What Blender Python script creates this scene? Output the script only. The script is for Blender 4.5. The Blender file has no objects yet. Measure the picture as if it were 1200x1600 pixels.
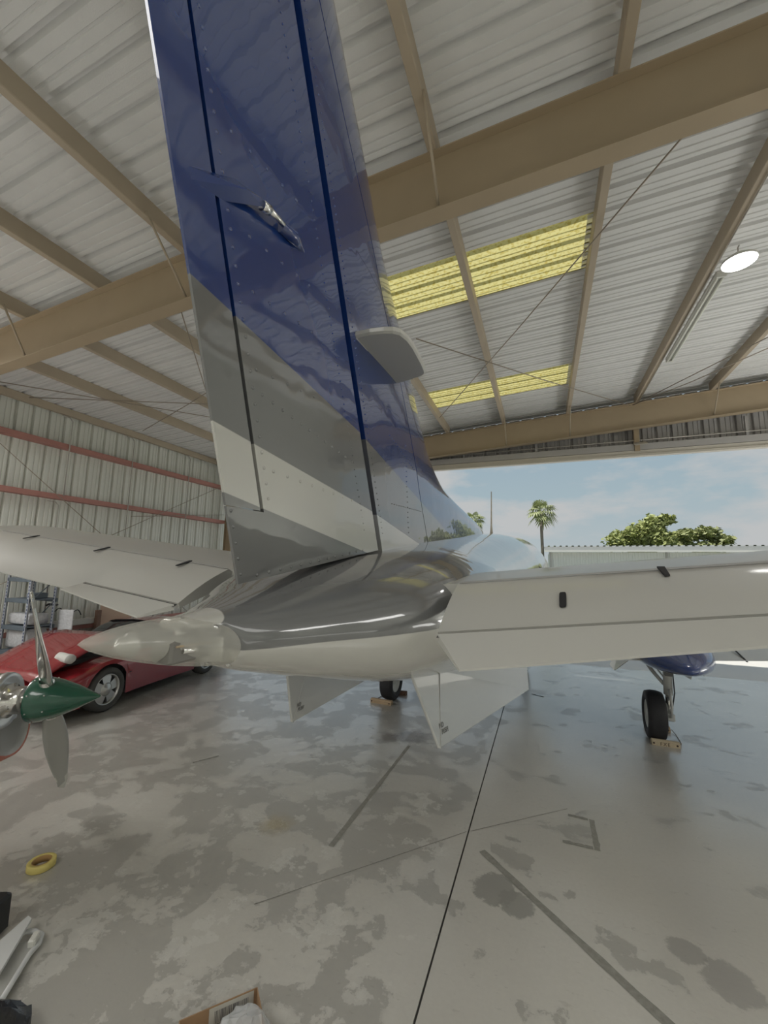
import bpy, math, random
import numpy as np
from mathutils import Matrix, Vector

SC = bpy.context.scene
COL = SC.collection
random.seed(7)

# ------------------------------------------------------------------ camera
CAM_H = 2.15
cam_d = bpy.data.cameras.new('camera')
cam_d.sensor_fit = 'VERTICAL'
cam_d.sensor_height = 32.0
cam_d.sensor_width = 24.0
cam_d.lens = 32.0 * 640.0 / 1600.0
cam_d.clip_start = 0.02
cam_d.clip_end = 2000
cam = bpy.data.objects.new('camera', cam_d)
COL.objects.link(cam)
# rows: world X (across hangar), Y (towards the door), Z (up) expressed in image axes (right, down, forward)
BX = (0.9337381044, -0.0332410176, -0.3564101389)
BY = (0.3575524746, 0.1339295550, 0.9242397428)
BZ = (0.0170111812, -0.9904331926, 0.1369405369)
cam.matrix_world = Matrix((
    (BX[0], -BX[1], -BX[2], 0.0),
    (BY[0], -BY[1], -BY[2], 0.0),
    (BZ[0], -BZ[1], -BZ[2], CAM_H),
    (0, 0, 0, 1)))
SC.camera = cam

# ------------------------------------------------------------------ view, sky, sun
SC.view_settings.view_transform = 'Standard'
SC.view_settings.look = 'None'
SC.view_settings.exposure = 0.0
SC.view_settings.gamma = 1.0
SC.view_settings.use_curve_mapping = False
SC.cycles.use_denoising = True
SC.cycles.max_bounces = 10
SC.cycles.diffuse_bounces = 6
SC.cycles.glossy_bounces = 5
SC.cycles.sample_clamp_indirect = 4.0

world = bpy.data.worlds.new('sky')
SC.world = world
world.use_nodes = True
wn, wl = world.node_tree.nodes, world.node_tree.links
wn.clear()
w_out = wn.new('ShaderNodeOutputWorld')
w_bg = wn.new('ShaderNodeBackground')
w_tc = wn.new('ShaderNodeTexCoord')
w_map = wn.new('ShaderNodeMapping')
w_map.inputs['Scale'].default_value = (2.2, 2.2, 6.0)
w_n = wn.new('ShaderNodeTexNoise')
w_n.inputs['Scale'].default_value = 1.7
w_n.inputs['Detail'].default_value = 7
w_n.inputs['Roughness'].default_value = 0.55
w_cr = wn.new('ShaderNodeValToRGB')
w_cr.color_ramp.elements[0].position = 0.47
w_cr.color_ramp.elements[1].position = 0.60
w_cr.color_ramp.elements[0].color = (0, 0, 0, 1)
w_cr.color_ramp.elements[1].color = (1, 1, 1, 1)
w_sep = wn.new('ShaderNodeSeparateXYZ')
w_gr = wn.new('ShaderNodeValToRGB')
w_gr.color_ramp.elements[0].position = 0.0
w_gr.color_ramp.elements[0].color = (0.46, 0.50, 0.51, 1)
w_gr.color_ramp.elements[1].position = 0.55
w_gr.color_ramp.elements[1].color = (0.20, 0.31, 0.44, 1)
e = w_gr.color_ramp.elements.new(0.16)
e.color = (0.36, 0.455, 0.50, 1)
w_mix = wn.new('ShaderNodeMixRGB')
w_mix.inputs[2].default_value = (0.50, 0.515, 0.52, 1)
wl.new(w_tc.outputs['Generated'], w_map.inputs['Vector'])
wl.new(w_map.outputs['Vector'], w_n.inputs['Vector'])
wl.new(w_n.outputs['Fac'], w_cr.inputs['Fac'])
wl.new(w_tc.outputs['Generated'], w_sep.inputs['Vector'])
wl.new(w_sep.outputs['Z'], w_gr.inputs['Fac'])
wl.new(w_cr.outputs['Color'], w_mix.inputs[0])
wl.new(w_gr.outputs['Color'], w_mix.inputs[1])
wl.new(w_mix.outputs['Color'], w_bg.inputs['Color'])
w_bg.inputs['Strength'].default_value = 1.0
wl.new(w_bg.outputs['Background'], w_out.inputs['Surface'])

sun_d = bpy.data.lights.new('sun', 'SUN')
sun_d.energy = 4.6
sun_d.angle = math.radians(0.8)
sun_d.color = (1.0, 0.96, 0.88)
sun = bpy.data.objects.new('sun', sun_d)
COL.objects.link(sun)
sun.rotation_euler = Vector((0.22, 0.24, -1.0)).to_track_quat('-Z', 'Y').to_euler()

# added unseen area fills, not hangar lamps: low ones brighten roof, high ones floor
def add_fill_light(x, y, z, sx, sy, watts, up):
    ld = bpy.data.lights.new('added_fill_light', 'AREA')
    ld.shape = 'RECTANGLE'; ld.size = sx; ld.size_y = sy
    ld.energy = watts; ld.color = (1.0, 0.985, 0.95)
    lo = bpy.data.objects.new('added_fill_light', ld); COL.objects.link(lo)
    lo.location = (x, y, z); lo.rotation_euler = (math.pi if up else 0, 0, 0)
for (fx, fy, sx, sy, w) in ((-7.6, 0.6, 2.2, 2.6, 45), (-2.5, -2.9, 3.0, 1.8, 11), (2.5, -2.9, 3.0, 1.8, 13), (7.2, -1.5, 2.4, 2.6, 18), (7.4, 3.2, 2.2, 3.0, 90), (8.0, 7.6, 1.8, 2.6, 250)):
    add_fill_light(fx, fy, 0.35, sx, sy, w, True)
for (fx, fy, sx, sy, w) in ((-8.7, 0.6, 1.6, 3.0, 250), (-2.2, -2.6, 3.0, 2.0, 95), (2.8, -2.2, 3.0, 2.0, 35), (6.6, -0.2, 2.6, 2.6, 150)):
    add_fill_light(fx, fy, 5.15, sx, sy, w, False)
TUBE_EMIT = 16.0
BAY_EMIT = 25.0      # round LED high-bay lamps
HEIGHT_LAMPS = 5.95

# ------------------------------------------------------------------ helpers
def tag(o, label=None, cat=None, group=None, kind=None):
    if label: o['label'] = label
    if cat: o['category'] = cat
    if group: o['group'] = group
    if kind: o['kind'] = kind
    return o

def empty(name, loc=(0, 0, 0), label=None, cat=None, group=None, kind=None):
    o = bpy.data.objects.new(name, None)
    COL.objects.link(o)
    o.location = loc
    o.empty_display_size = 0.2
    return tag(o, label, cat, group, kind)

class MB:
    def __init__(self):
        self.v, self.f, self.s, self.m = [], [], [], []
        self.mi = 0
        self.off = Vector((0, 0, 0))
    def add(self, vs, fs, smooth=False):
        b = len(self.v)
        self.v += [tuple(Vector(p) + self.off) for p in vs]
        for f in fs:
            self.f.append([b + i for i in f]); self.s.append(smooth); self.m.append(self.mi)
        return self
    def box(self, c, d, rot=None):
        cx, cy, cz = c; dx, dy, dz = d[0] / 2, d[1] / 2, d[2] / 2
        vs = [Vector((sx * dx, sy * dy, sz * dz)) for sx in (-1, 1) for sy in (-1, 1) for sz in (-1, 1)]
        if rot is not None: vs = [rot @ v for v in vs]
        vs = [v + Vector(c) for v in vs]
        return self.add(vs, [(0, 1, 3, 2), (4, 6, 7, 5), (0, 4, 5, 1), (2, 3, 7, 6), (0, 2, 6, 4), (1, 5, 7, 3)])
    def rbox(self, c, d, b=0.01, rot=None):
        """box with chamfered vertical and horizontal edges"""
        hx, hy, hz = d[0] / 2, d[1] / 2, d[2] / 2
        vs = []
        for z, k in ((-hz, b), (-hz + b, 0), (hz - b, 0), (hz, b)):
            for x, y in ((-hx + b, -hy), (hx - b, -hy), (hx, -hy + b), (hx, hy - b), (hx - b, hy), (-hx + b, hy), (-hx, hy - b), (-hx, -hy + b)):
                sx = (abs(x) - k) * (1 if x > 0 else -1); sy = (abs(y) - k) * (1 if y > 0 else -1)
                vs.append(Vector((sx, sy, z)))
        if rot is not None: vs = [rot @ v for v in vs]
        vs = [v + Vector(c) for v in vs]
        fs = [tuple(range(7, -1, -1)), tuple(range(24, 32))]
        for r in range(3):
            for i in range(8):
                j = (i + 1) % 8
                fs.append((r * 8 + i, r * 8 + j, r * 8 + 8 + j, r * 8 + 8 + i))
        return self.add(vs, fs)
    def tube(self, pts, r, n=8, cap=True, smooth=True):
        pts = [Vector(p) for p in pts]
        rs = r if isinstance(r, (list, tuple)) else [r] * len(pts)
        vs, fs = [], []
        up0 = None
        for i, p in enumerate(pts):
            t = (pts[min(i + 1, len(pts) - 1)] - pts[max(i - 1, 0)]).normalized()
            if up0 is None:
                a = Vector((0, 0, 1)) if abs(t.z) < 0.9 else Vector((1, 0, 0))
            else: a = up0
            x = t.cross(a).normalized(); y = x.cross(t).normalized(); up0 = y
            for k in range(n):
                an = 2 * math.pi * k / n
                vs.append(p + x * (rs[i] * math.cos(an)) + y * (rs[i] * math.sin(an)))
        for i in range(len(pts) - 1):
            for k in range(n):
                k2 = (k + 1) % n
                fs.append((i * n + k, i * n + k2, (i + 1) * n + k2, (i + 1) * n + k))
        self.add(vs, fs, smooth)
        if cap:
            b = len(self.v) - len(vs)
            self.f.append([b + k for k in range(n - 1, -1, -1)]); self.s.append(False); self.m.append(self.mi)
            e = b + (len(pts) - 1) * n
            self.f.append([e + k for k in range(n)]); self.s.append(False); self.m.append(self.mi)
        return self
    def lathe(self, prof, origin, axis, n=32, smooth=True, closed=False):
        """prof: list of (distance along axis, radius)"""
        a = Vector(axis).normalized()
        h = Vector((0, 0, 1)) if abs(a.z) < 0.9 else Vector((1, 0, 0))
        x = a.cross(h).normalized(); y = x.cross(a).normalized(); o = Vector(origin)
        vs, fs = [], []
        for d, r in prof:
            for k in range(n):
                an = 2 * math.pi * k / n
                vs.append(o + a * d + x * (r * math.cos(an)) + y * (r * math.sin(an)))
        m = len(prof)
        for i in range(m if closed else m - 1):
            i2 = (i + 1) % m
            for k in range(n):
                k2 = (k + 1) % n
                fs.append((i * n + k, i * n + k2, i2 * n + k2, i2 * n + k))
        return self.add(vs, fs, smooth)
    def grid(self, rows, smooth=True, closed=False, capends=False):
        n = len(rows[0]); vs = [p for r in rows for p in r]; fs = []
        for i in range(len(rows) - 1):
            for k in range(n if closed else n - 1):
                k2 = (k + 1) % n
                fs.append((i * n + k, i * n + k2, (i + 1) * n + k2, (i + 1) * n + k))
        if capends:
            fs.append(tuple(range(n - 1, -1, -1))); fs.append(tuple((len(rows) - 1) * n + k for k in range(n)))
        return self.add(vs, fs, smooth)
    def prism(self, poly, vec, smooth=False):
        """closed polygon extruded by vec"""
        n = len(poly); vec = Vector(vec)
        vs = [Vector(p) for p in poly] + [Vector(p) + vec for p in poly]
        fs = [tuple(range(n - 1, -1, -1)), tuple(range(n, 2 * n))]
        for i in range(n):
            j = (i + 1) % n
            fs.append((i, j, n + j, n + i))
        return self.add(vs, fs, smooth)
    def build(self, name, mat, parent=None, fixn=True):
        me = bpy.data.meshes.new(name)
        me.from_pydata(self.v, [], self.f)
        for mm in (mat if isinstance(mat, (list, tuple)) else [mat]): me.materials.append(mm)
        me.polygons.foreach_set('use_smooth', self.s)
        me.polygons.foreach_set('material_index', self.m)
        me.update()
        if fixn:
            import bmesh
            bm = bmesh.new(); bm.from_mesh(me)
            bmesh.ops.recalc_face_normals(bm, faces=bm.faces)
            bm.to_mesh(me); bm.free()
        o = bpy.data.objects.new(name, me)
        COL.objects.link(o)
        if parent is not None: o.parent = parent
        return o

def copy_obj(o, parent=None, loc=None):
    c = o.copy(); COL.objects.link(c)
    c.parent = parent
    if loc is not None: c.location = loc
    return c

def edge_split(o, ang=35):
    m = o.modifiers.new('split', 'EDGE_SPLIT'); m.split_angle = math.radians(ang)
    return o

def bevel(o, w=0.004, seg=2):
    m = o.modifiers.new('bevel', 'BEVEL'); m.width = w; m.segments = seg; m.limit_method = 'ANGLE'
    return o

def text_mesh(body, size, mt, parent, matrix, align='CENTER', spacing=1.0, ext=0.0004):
    t = bpy.data.curves.new('lettering', 'FONT'); t.body = body; t.size = size; t.extrude = ext
    t.align_x = align; t.space_character = spacing
    to = bpy.data.objects.new('tmp', t); COL.objects.link(to)
    bpy.context.view_layer.update()
    me = bpy.data.meshes.new_from_object(to.evaluated_get(bpy.context.evaluated_depsgraph_get()))
    bpy.data.objects.remove(to); bpy.data.curves.remove(t)
    me.materials.clear(); me.materials.append(mt)
    o = bpy.data.objects.new('lettering', me); COL.objects.link(o)
    o.parent = parent; o.matrix_local = matrix
    return o

# ---- materials
MATS = {}
def mat(name, col, rough=0.5, metal=0.0, coat=0.0, noise=0.0, nscale=8.0, spec=0.5, bump=0.0, bscale=40.0, emit=None, estr=0.0, trans=0.0):
    m = bpy.data.materials.new(name); m.use_nodes = True
    nt = m.node_tree; b = nt.nodes['Principled BSDF']
    b.inputs['Base Color'].default_value = (*col, 1)
    b.inputs['Roughness'].default_value = rough
    b.inputs['Metallic'].default_value = metal
    b.inputs['Specular IOR Level'].default_value = spec
    if coat:
        b.inputs['Coat Weight'].default_value = coat
        b.inputs['Coat Roughness'].default_value = 0.03
    if trans: b.inputs['Transmission Weight'].default_value = trans
    if emit:
        b.inputs['Emission Color'].default_value = (*emit, 1)
        b.inputs['Emission Strength'].default_value = estr
    tc = nt.nodes.new('ShaderNodeTexCoord')
    if noise:
        n = nt.nodes.new('ShaderNodeTexNoise'); n.inputs['Scale'].default_value = nscale; n.inputs['Detail'].default_value = 5
        nt.links.new(tc.outputs['Object'], n.inputs['Vector'])
        mx = nt.nodes.new('ShaderNodeMixRGB'); mx.blend_type = 'MIX'
        mx.inputs[1].default_value = (*[c * (1 - noise) for c in col], 1)
        mx.inputs[2].default_value = (*[min(1, c * (1 + noise)) for c in col], 1)
        nt.links.new(n.outputs['Fac'], mx.inputs[0]); nt.links.new(mx.outputs[0], b.inputs['Base Color'])
    if bump:
        n2 = nt.nodes.new('ShaderNodeTexNoise'); n2.inputs['Scale'].default_value = bscale; n2.inputs['Detail'].default_value = 3
        nt.links.new(tc.outputs['Object'], n2.inputs['Vector'])
        bp = nt.nodes.new('ShaderNodeBump'); bp.inputs['Strength'].default_value = bump; bp.inputs['Distance'].default_value = 0.01
        nt.links.new(n2.outputs['Fac'], bp.inputs['Height']); nt.links.new(bp.outputs[0], b.inputs['Normal'])
    MATS[name] = m
    return m

WHITE_PAINT = (0.46, 0.455, 0.425)
GREY_PAINT = (0.125, 0.128, 0.13)
NAVY = (0.008, 0.032, 0.150)
m_tan = mat('tan_steel', (0.36, 0.285, 0.19), 0.6, noise=0.08, nscale=3)
m_tan_light = mat('tan_purlin_steel', (0.40, 0.335, 0.25), 0.6, noise=0.08, nscale=4)
m_roof = mat('roof_sheet', (0.66, 0.66, 0.65), 0.5, noise=0.06, nscale=5, bump=0.15, bscale=90)
m_wall = mat('wall_sheet', (0.70, 0.71, 0.655), 0.45, noise=0.04, nscale=2)
m_girt = mat('red_oxide_steel', (0.42, 0.20, 0.17), 0.6, noise=0.12, nscale=5)
m_siding = mat('grey_siding', (0.36, 0.35, 0.34), 0.6, noise=0.05)
m_header = mat('header_steel', (0.50, 0.47, 0.41), 0.55, noise=0.05)
m_cable = mat('steel_cable', (0.30, 0.26, 0.21), 0.5, metal=0.3)
m_conduit = mat('conduit', (0.42, 0.40, 0.36), 0.4, metal=0.4)
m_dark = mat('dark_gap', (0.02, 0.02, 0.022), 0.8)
m_navy = mat('navy_paint', NAVY, 0.25, coat=1.0)
m_white = mat('white_paint', WHITE_PAINT, 0.42, coat=0.35)
m_white.node_tree.nodes['Principled BSDF'].inputs['Coat Roughness'].default_value = 0.10
m_greyp = mat('grey_paint', GREY_PAINT, 0.3, coat=1.0)
m_strake = mat('strake_paint', (0.50, 0.505, 0.50), 0.18, coat=1.0)
m_rubber = mat('tyre_rubber', (0.022, 0.022, 0.026), 0.7, noise=0.2, bump=0.2, bscale=60)
m_alu = mat('brushed_metal', (0.55, 0.55, 0.54), 0.35, metal=0.9)
m_chrome = mat('polished_metal', (0.72, 0.71, 0.69), 0.16, metal=1.0)
m_gearw = mat('gear_paint', (0.55, 0.56, 0.55), 0.4)
m_wood = mat('bare_timber', (0.42, 0.31, 0.20), 0.7, noise=0.25, nscale=14)
m_woodd = mat('brown_timber', (0.20, 0.12, 0.085), 0.7, noise=0.25, nscale=14)
m_ink = mat('dark_lettering', (0.05, 0.025, 0.02), 0.7)
m_inkg = mat('grey_lettering', (0.17, 0.17, 0.17), 0.7)
m_red = mat('car_red', (0.25, 0.018, 0.024), 0.25, coat=1.0)
m_black = mat('black_plastic', (0.018, 0.018, 0.02), 0.45)
m_green = mat('green_paint', (0.010, 0.085, 0.050), 0.25, coat=0.8)
m_tube = mat('fluorescent_tube', (0.9, 0.9, 0.9), 0.4, emit=(1.0, 0.98, 0.93), estr=TUBE_EMIT)
m_tubev = mat('fluorescent_tube_dim', (0.72, 0.73, 0.66), 0.4)
m_led = mat('led_diffuser', (0.9, 0.9, 0.9), 0.4, emit=(1.0, 0.98, 0.95), estr=BAY_EMIT)
m_fix = mat('white_fixture', (0.62, 0.62, 0.58), 0.45)
m_bluegrey = mat('rack_blue_grey', (0.13, 0.16, 0.19), 0.5, noise=0.1)
m_rackpost = mat('rack_post', (0.40, 0.43, 0.48), 0.5)
m_bluehole = mat('rack_slot_blue', (0.02, 0.03, 0.12), 0.6)
m_wrap = mat('silver_wrap', (0.55, 0.56, 0.58), 0.22, noise=0.3, nscale=22, bump=0.9, bscale=26)
m_card = mat('cardboard', (0.36, 0.23, 0.13), 0.8, noise=0.08)
m_label = mat('paper_label', (0.55, 0.54, 0.49), 0.7)
m_cloth = mat('white_towel', (0.60, 0.60, 0.57), 0.9, noise=0.1, bump=0.4, bscale=80)
m_tape = mat('masking_tape', (0.62, 0.52, 0.17), 0.6)
m_tapec = mat('tape_core', (0.40, 0.25, 0.10), 0.8)
m_conc = None

def bag_mat():
    m = bpy.data.materials.new('clear_plastic'); m.use_nodes = True
    nt = m.node_tree; n, l = nt.nodes, nt.links
    out = n['Material Output']; b = n['Principled BSDF']
    b.inputs['Base Color'].default_value = (0.72, 0.75, 0.77, 1); b.inputs['Roughness'].default_value = 0.2
    tr = n.new('ShaderNodeBsdfTransparent'); mx = n.new('ShaderNodeMixShader'); mx.inputs[0].default_value = 0.42
    l.new(tr.outputs[0], mx.inputs[1]); l.new(b.outputs[0], mx.inputs[2]); l.new(mx.outputs[0], out.inputs['Surface'])
    return m
m_bag = bag_mat()

def lens_mat():
    m = bpy.data.materials.new('hazy_clear_lens'); m.use_nodes = True
    nt = m.node_tree; n, l = nt.nodes, nt.links
    out = n['Material Output']; b = n['Principled BSDF']
    b.inputs['Base Color'].default_value = (0.66, 0.65, 0.60, 1); b.inputs['Roughness'].default_value = 0.12
    tr = n.new('ShaderNodeBsdfTransparent'); tr.inputs[0].default_value = (0.93, 0.93, 0.90, 1)
    tc = n.new('ShaderNodeTexCoord'); no = n.new('ShaderNodeTexNoise'); no.inputs['Scale'].default_value = 14
    l.new(tc.outputs['Object'], no.inputs['Vector'])
    mr = n.new('ShaderNodeMapRange'); mr.inputs['To Min'].default_value = 0.34; mr.inputs['To Max'].default_value = 0.50
    l.new(no.outputs['Fac'], mr.inputs['Value'])
    mx = n.new('ShaderNodeMixShader')
    l.new(mr.outputs[0], mx.inputs[0]); l.new(tr.outputs[0], mx.inputs[1]); l.new(b.outputs[0], mx.inputs[2])
    l.new(mx.outputs[0], out.inputs['Surface'])
    return m
m_lens = lens_mat()

def skylight_mat():
    m = bpy.data.materials.new('yellow_fibreglass'); m.use_nodes = True
    nt = m.node_tree; n, l = nt.nodes, nt.links
    out = n['Material Output']; n.remove(n['Principled BSDF'])
    tc = n.new('ShaderNodeTexCoord'); no = n.new('ShaderNodeTexNoise'); no.inputs['Scale'].default_value = 26; no.inputs['Detail'].default_value = 6
    l.new(tc.outputs['Object'], no.inputs['Vector'])
    cr = n.new('ShaderNodeValToRGB')
    cr.color_ramp.elements[0].position = 0.36; cr.color_ramp.elements[0].color = (0.38, 0.315, 0.09, 1)
    cr.color_ramp.elements[1].position = 0.52; cr.color_ramp.elements[1].color = (0.50, 0.462, 0.21, 1)
    l.new(no.outputs['Fac'], cr.inputs['Fac'])
    t = n.new('ShaderNodeBsdfTranslucent'); d = n.new('ShaderNodeBsdfDiffuse')
    l.new(cr.outputs[0], t.inputs[0]); l.new(cr.outputs[0], d.inputs[0])
    mx = n.new('ShaderNodeMixShader'); mx.inputs[0].default_value = 0.25
    l.new(t.outputs[0], mx.inputs[1]); l.new(d.outputs[0], mx.inputs[2]); l.new(mx.outputs[0], out.inputs['Surface'])
    return m
m_sky = skylight_mat()

class NB:
    """tiny math-node builder"""
    def __init__(self, m):
        self.nt = m.node_tree; self.n = self.nt.nodes; self.l = self.nt.links
    def val(self, x, sock):
        if isinstance(x, (int, float)): sock.default_value = x
        else: self.l.new(x, sock)
    def op(self, o, a, b=0.0, c=None):
        k = self.n.new('ShaderNodeMath'); k.operation = o
        self.val(a, k.inputs[0]); self.val(b, k.inputs[1])
        if c is not None: self.val(c, k.inputs[2])
        return k.outputs[0]
    def mixc(self, f, a, b):
        k = self.n.new('ShaderNodeMixRGB')
        self.val(f, k.inputs[0])
        for x, s in ((a, k.inputs[1]), (b, k.inputs[2])):
            if isinstance(x, tuple): s.default_value = (*x, 1)
            else: self.l.new(x, s)
        return k.outputs[0]
    def ramp01(self, x, lo, hi):
        k = self.n.new('ShaderNodeMapRange'); self.val(x, k.inputs['Value'])
        k.inputs['From Min'].default_value = lo; k.inputs['From Max'].default_value = hi
        return k.outputs[0]
    def noise(self, vec, scale, detail=5, rough=0.55):
        k = self.n.new('ShaderNodeTexNoise'); self.l.new(vec, k.inputs['Vector'])
        k.inputs['Scale'].default_value = scale; k.inputs['Detail'].default_value = detail; k.inputs['Roughness'].default_value = rough
        return k.outputs['Fac']

# ------------------------------------------------------------------ floor
def floor_mat():
    m = bpy.data.materials.new('worn_concrete'); m.use_nodes = True
    nb = NB(m); b = nb.n['Principled BSDF']
    geo = nb.n.new('ShaderNodeNewGeometry'); P = geo.outputs['Position']
    sep = nb.n.new('ShaderNodeSeparateXYZ'); nb.l.new(P, sep.inputs[0])
    X, Y = sep.outputs[0], sep.outputs[1]
    mp = nb.n.new('ShaderNodeMapping'); nb.l.new(P, mp.inputs[0]); mp.inputs['Scale'].default_value = (1.0, 2.6, 1.0); mp.inputs['Rotation'].default_value = (0, 0, 0.5)
    big = nb.noise(P, 0.55, 3)
    pat = nb.noise(P, 1.9, 10, 0.66)
    fine = nb.noise(P, 34, 4)
    scr = nb.noise(mp.outputs[0], 9.0, 9, 0.72)
    speck = nb.noise(P, 11, 6, 0.7)
    base = nb.mixc(nb.ramp01(big, 0.3, 0.7), (0.47, 0.455, 0.415), (0.57, 0.555, 0.515))
    # worn-through patches: mostly the left slab
    left = nb.ramp01(X, -0.70, -0.80)
    thr = nb.op('SUBTRACT', 0.575, nb.op('MULTIPLY', left, 0.09))
    worn = nb.ramp01(nb.op('SUBTRACT', pat, thr), 0.0, 0.012)
    c = nb.mixc(nb.op('MULTIPLY', worn, 0.62), base, (0.27, 0.26, 0.235))
    # lighter flakes of old coating inside / next to them
    fl = nb.noise(P, 3.3, 9, 0.65)
    flake = nb.ramp01(nb.op('SUBTRACT', fl, 0.575), 0.0, 0.015)
    c = nb.mixc(nb.op('MULTIPLY', nb.op('MULTIPLY', flake, left), 0.6), c, (0.58, 0.57, 0.53))
    s1 = nb.ramp01(scr, 0.60, 0.66)
    c = nb.mixc(nb.op('MULTIPLY', s1, 0.42), c, (0.24, 0.225, 0.20))
    s2 = nb.ramp01(speck, 0.66, 0.70)
    c = nb.mixc(nb.op('MULTIPLY', s2, 0.35), c, (0.20, 0.19, 0.175))
    c = nb.mixc(nb.op('MULTIPLY', nb.ramp01(fine, 0.35, 0.65), 0.10), c, (0.33, 0.32, 0.29))
    def blob(cx, cy, r, col, amt, c, soft=0.5):
        dx = nb.op('SUBTRACT', X, cx); dy = nb.op('SUBTRACT', Y, cy)
        d = nb.op('SQRT', nb.op('ADD', nb.op('MULTIPLY', dx, dx), nb.op('MULTIPLY', dy, dy)))
        d = nb.op('ADD', d, nb.op('MULTIPLY', nb.op('SUBTRACT', speck, 0.5), r * 1.3))
        return nb.mixc(nb.op('MULTIPLY', nb.ramp01(d, r, r * soft), amt), c, col)
    c = blob(-2.16, 3.22, 0.17, (0.34, 0.27, 0.13), 0.6, c, 0.3)
    c = blob(-1.66, 5.42, 0.26, (0.15, 0.12, 0.09), 0.85, c)
    c = blob(-1.90, 5.28, 0.16, (0.16, 0.12, 0.09), 0.75, c)
    c = blob(-2.79, 4.41, 0.07, (0.60, 0.60, 0.59), 0.9, c)
    c = blob(-0.38, 3.20, 0.16, (0.25, 0.245, 0.225), 0.8, c, 0.85)
    c = blob(-0.24, 3.12, 0.12, (0.25, 0.245, 0.225), 0.8, c, 0.85)
    c = blob(0.86, 3.0, 0.14, (0.27, 0.26, 0.24), 0.7, c, 0.85)
    c = blob(0.70, 3.14, 0.10, (0.27, 0.26, 0.24), 0.7, c, 0.85)
    nb.l.new(c, b.inputs['Base Color'])
    r = nb.op('ADD', 0.22, nb.op('MULTIPLY', worn, 0.22))
    r = nb.op('ADD', r, nb.op('MULTIPLY', nb.op('SUBTRACT', scr, 0.5), 0.35))
    nb.l.new(r, b.inputs['Roughness'])
    b.inputs['Specular IOR Level'].default_value = 0.5
    b.inputs['Coat Weight'].default_value = 0.9; b.inputs['Coat IOR'].default_value = 1.8; b.inputs['Coat Roughness'].default_value = 0.33
    bp = nb.n.new('ShaderNodeBump'); bp.inputs['Strength'].default_value = 0.3; bp.inputs['Distance'].default_value = 0.004
    nb.l.new(nb.op('ADD', fine, nb.op('MULTIPLY', worn, -0.6)), bp.inputs['Height']); nb.l.new(bp.outputs[0], b.inputs['Normal'])
    return m
m_conc = floor_mat()
m_apron = mat('apron_concrete', (0.56, 0.55, 0.52), 0.7, noise=0.06, nscale=0.6)
m_joint = mat('joint_filler', (0.06, 0.058, 0.055), 0.9)
m_tapemark = mat('tape_residue', (0.25, 0.245, 0.22), 0.7, noise=0.35, nscale=30)
m_ground = mat('grass_ground', (0.13, 0.17, 0.06), 0.9, noise=0.2, nscale=0.4)

XL, XR = -9.9, 9.5          # wall sheets
YB, YF = -4.4, 10.95        # rear wall, door line
def roof_z(x): return 6.166 + 0.0625 * x     # underside of roof sheet
def raft_z(x): return 5.966 + 0.0625 * x     # top of rafters / underside of purlins

flo = empty('floor', (0, 0, 0), kind='structure')
JX = -0.645
for (x0, x1, y0, y1) in ((XL - 0.1, JX - 0.006, YB - 0.1, YF), (JX + 0.006, XR + 0.1, YB - 0.1, YF)):
    MB().box(((x0 + x1) / 2, (y0 + y1) / 2, -0.075), (x1 - x0, y1 - y0, 0.15)).build('slab', m_conc, flo)
MB().box((JX, (YB + YF) / 2, -0.085), (0.012, YF - YB + 0.1, 0.15)).build('joint', m_joint, flo)
def strip(name, a, b, w, mt, z0=0.0005, th=0.0012):
    a, b = Vector((*a, 0)), Vector((*b, 0)); d = (b - a).normalized(); n = Vector((-d.y, d.x, 0)) * w / 2
    k = 14; rows = []
    for i in range(k + 1):
        p = a.lerp(b, i / k); j = random.uniform(0.8, 1.1)
        rows.append([p - n * j + Vector((0, 0, z0 + th)), p + n * j * random.uniform(0.85, 1.1) + Vector((0, 0, z0 + th))])
    m = MB().grid(rows, smooth=False)
    return m.build(name, mt, flo)
strip('crack', (-1.80, 2.47), (-0.66, 3.74), 0.007, m_tapemark)
strip('crack', (-0.63, 3.76), (0.14, 4.43), 0.007, m_tapemark)
strip('tape_mark', (-1.61, 3.15), (-1.60, 5.15), 0.045, m_tapemark)
strip('tape_mark', (-0.51, 3.55), (0.52, 2.62), 0.055, m_tapemark)
strip('tape_mark', (0.33, 4.33), (0.33, 3.90), 0.05, m_tapemark)
strip('tape_mark', (0.14, 4.33), (0.30, 4.32), 0.04, m_tapemark)
strip('tape_mark', (0.08, 3.92), (0.30, 3.92), 0.04, m_tapemark)
strip('tape_mark', (-3.66, 3.78), (-3.52, 4.02), 0.03, m_tapemark)
strip('tape_mark', (-0.25, 8.05), (-0.05, 7.95), 0.04, m_joint)

apr = empty('apron', (0, YF, 0), kind='structure')
k = 0
for iy in range(6):
    for ix in range(-6, 8):
        y0 = 0.03 + iy * 5.0
        MB().box((ix * 5.0 + 0.65, y0 + 2.49, -0.08), (4.985, 4.985, 0.15)).build('slab', m_apron, apr)
g = MB().box((0, 140, -0.22), (500, 320, 0.1)).build('ground', m_ground)
tag(g, kind='structure')

# ------------------------------------------------------------------ roof
def sheet_profile(width, up, steps=((0.0, 0), (0.30, 0))):
    """R-panel profile across the width: (offset, height)"""
    pts = []
    for k in range(3):
        c = 0.03 + k * width / 3
        pts += [(c - 0.03, 0), (c - 0.012, up), (c + 0.02, up), (c + 0.038, 0)]
        pts += [(c + 0.115, 0), (c + 0.121, up * 0.22), (c + 0.135, up * 0.22), (c + 0.141, 0)]
        pts += [(c + 0.205, 0), (c + 0.211, up * 0.22), (c + 0.225, up * 0.22), (c + 0.231, 0)]
    pts.append((width, 0))
    return pts
PW = 0.9144
PROF_R = sheet_profile(PW, 0.052)

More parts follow.
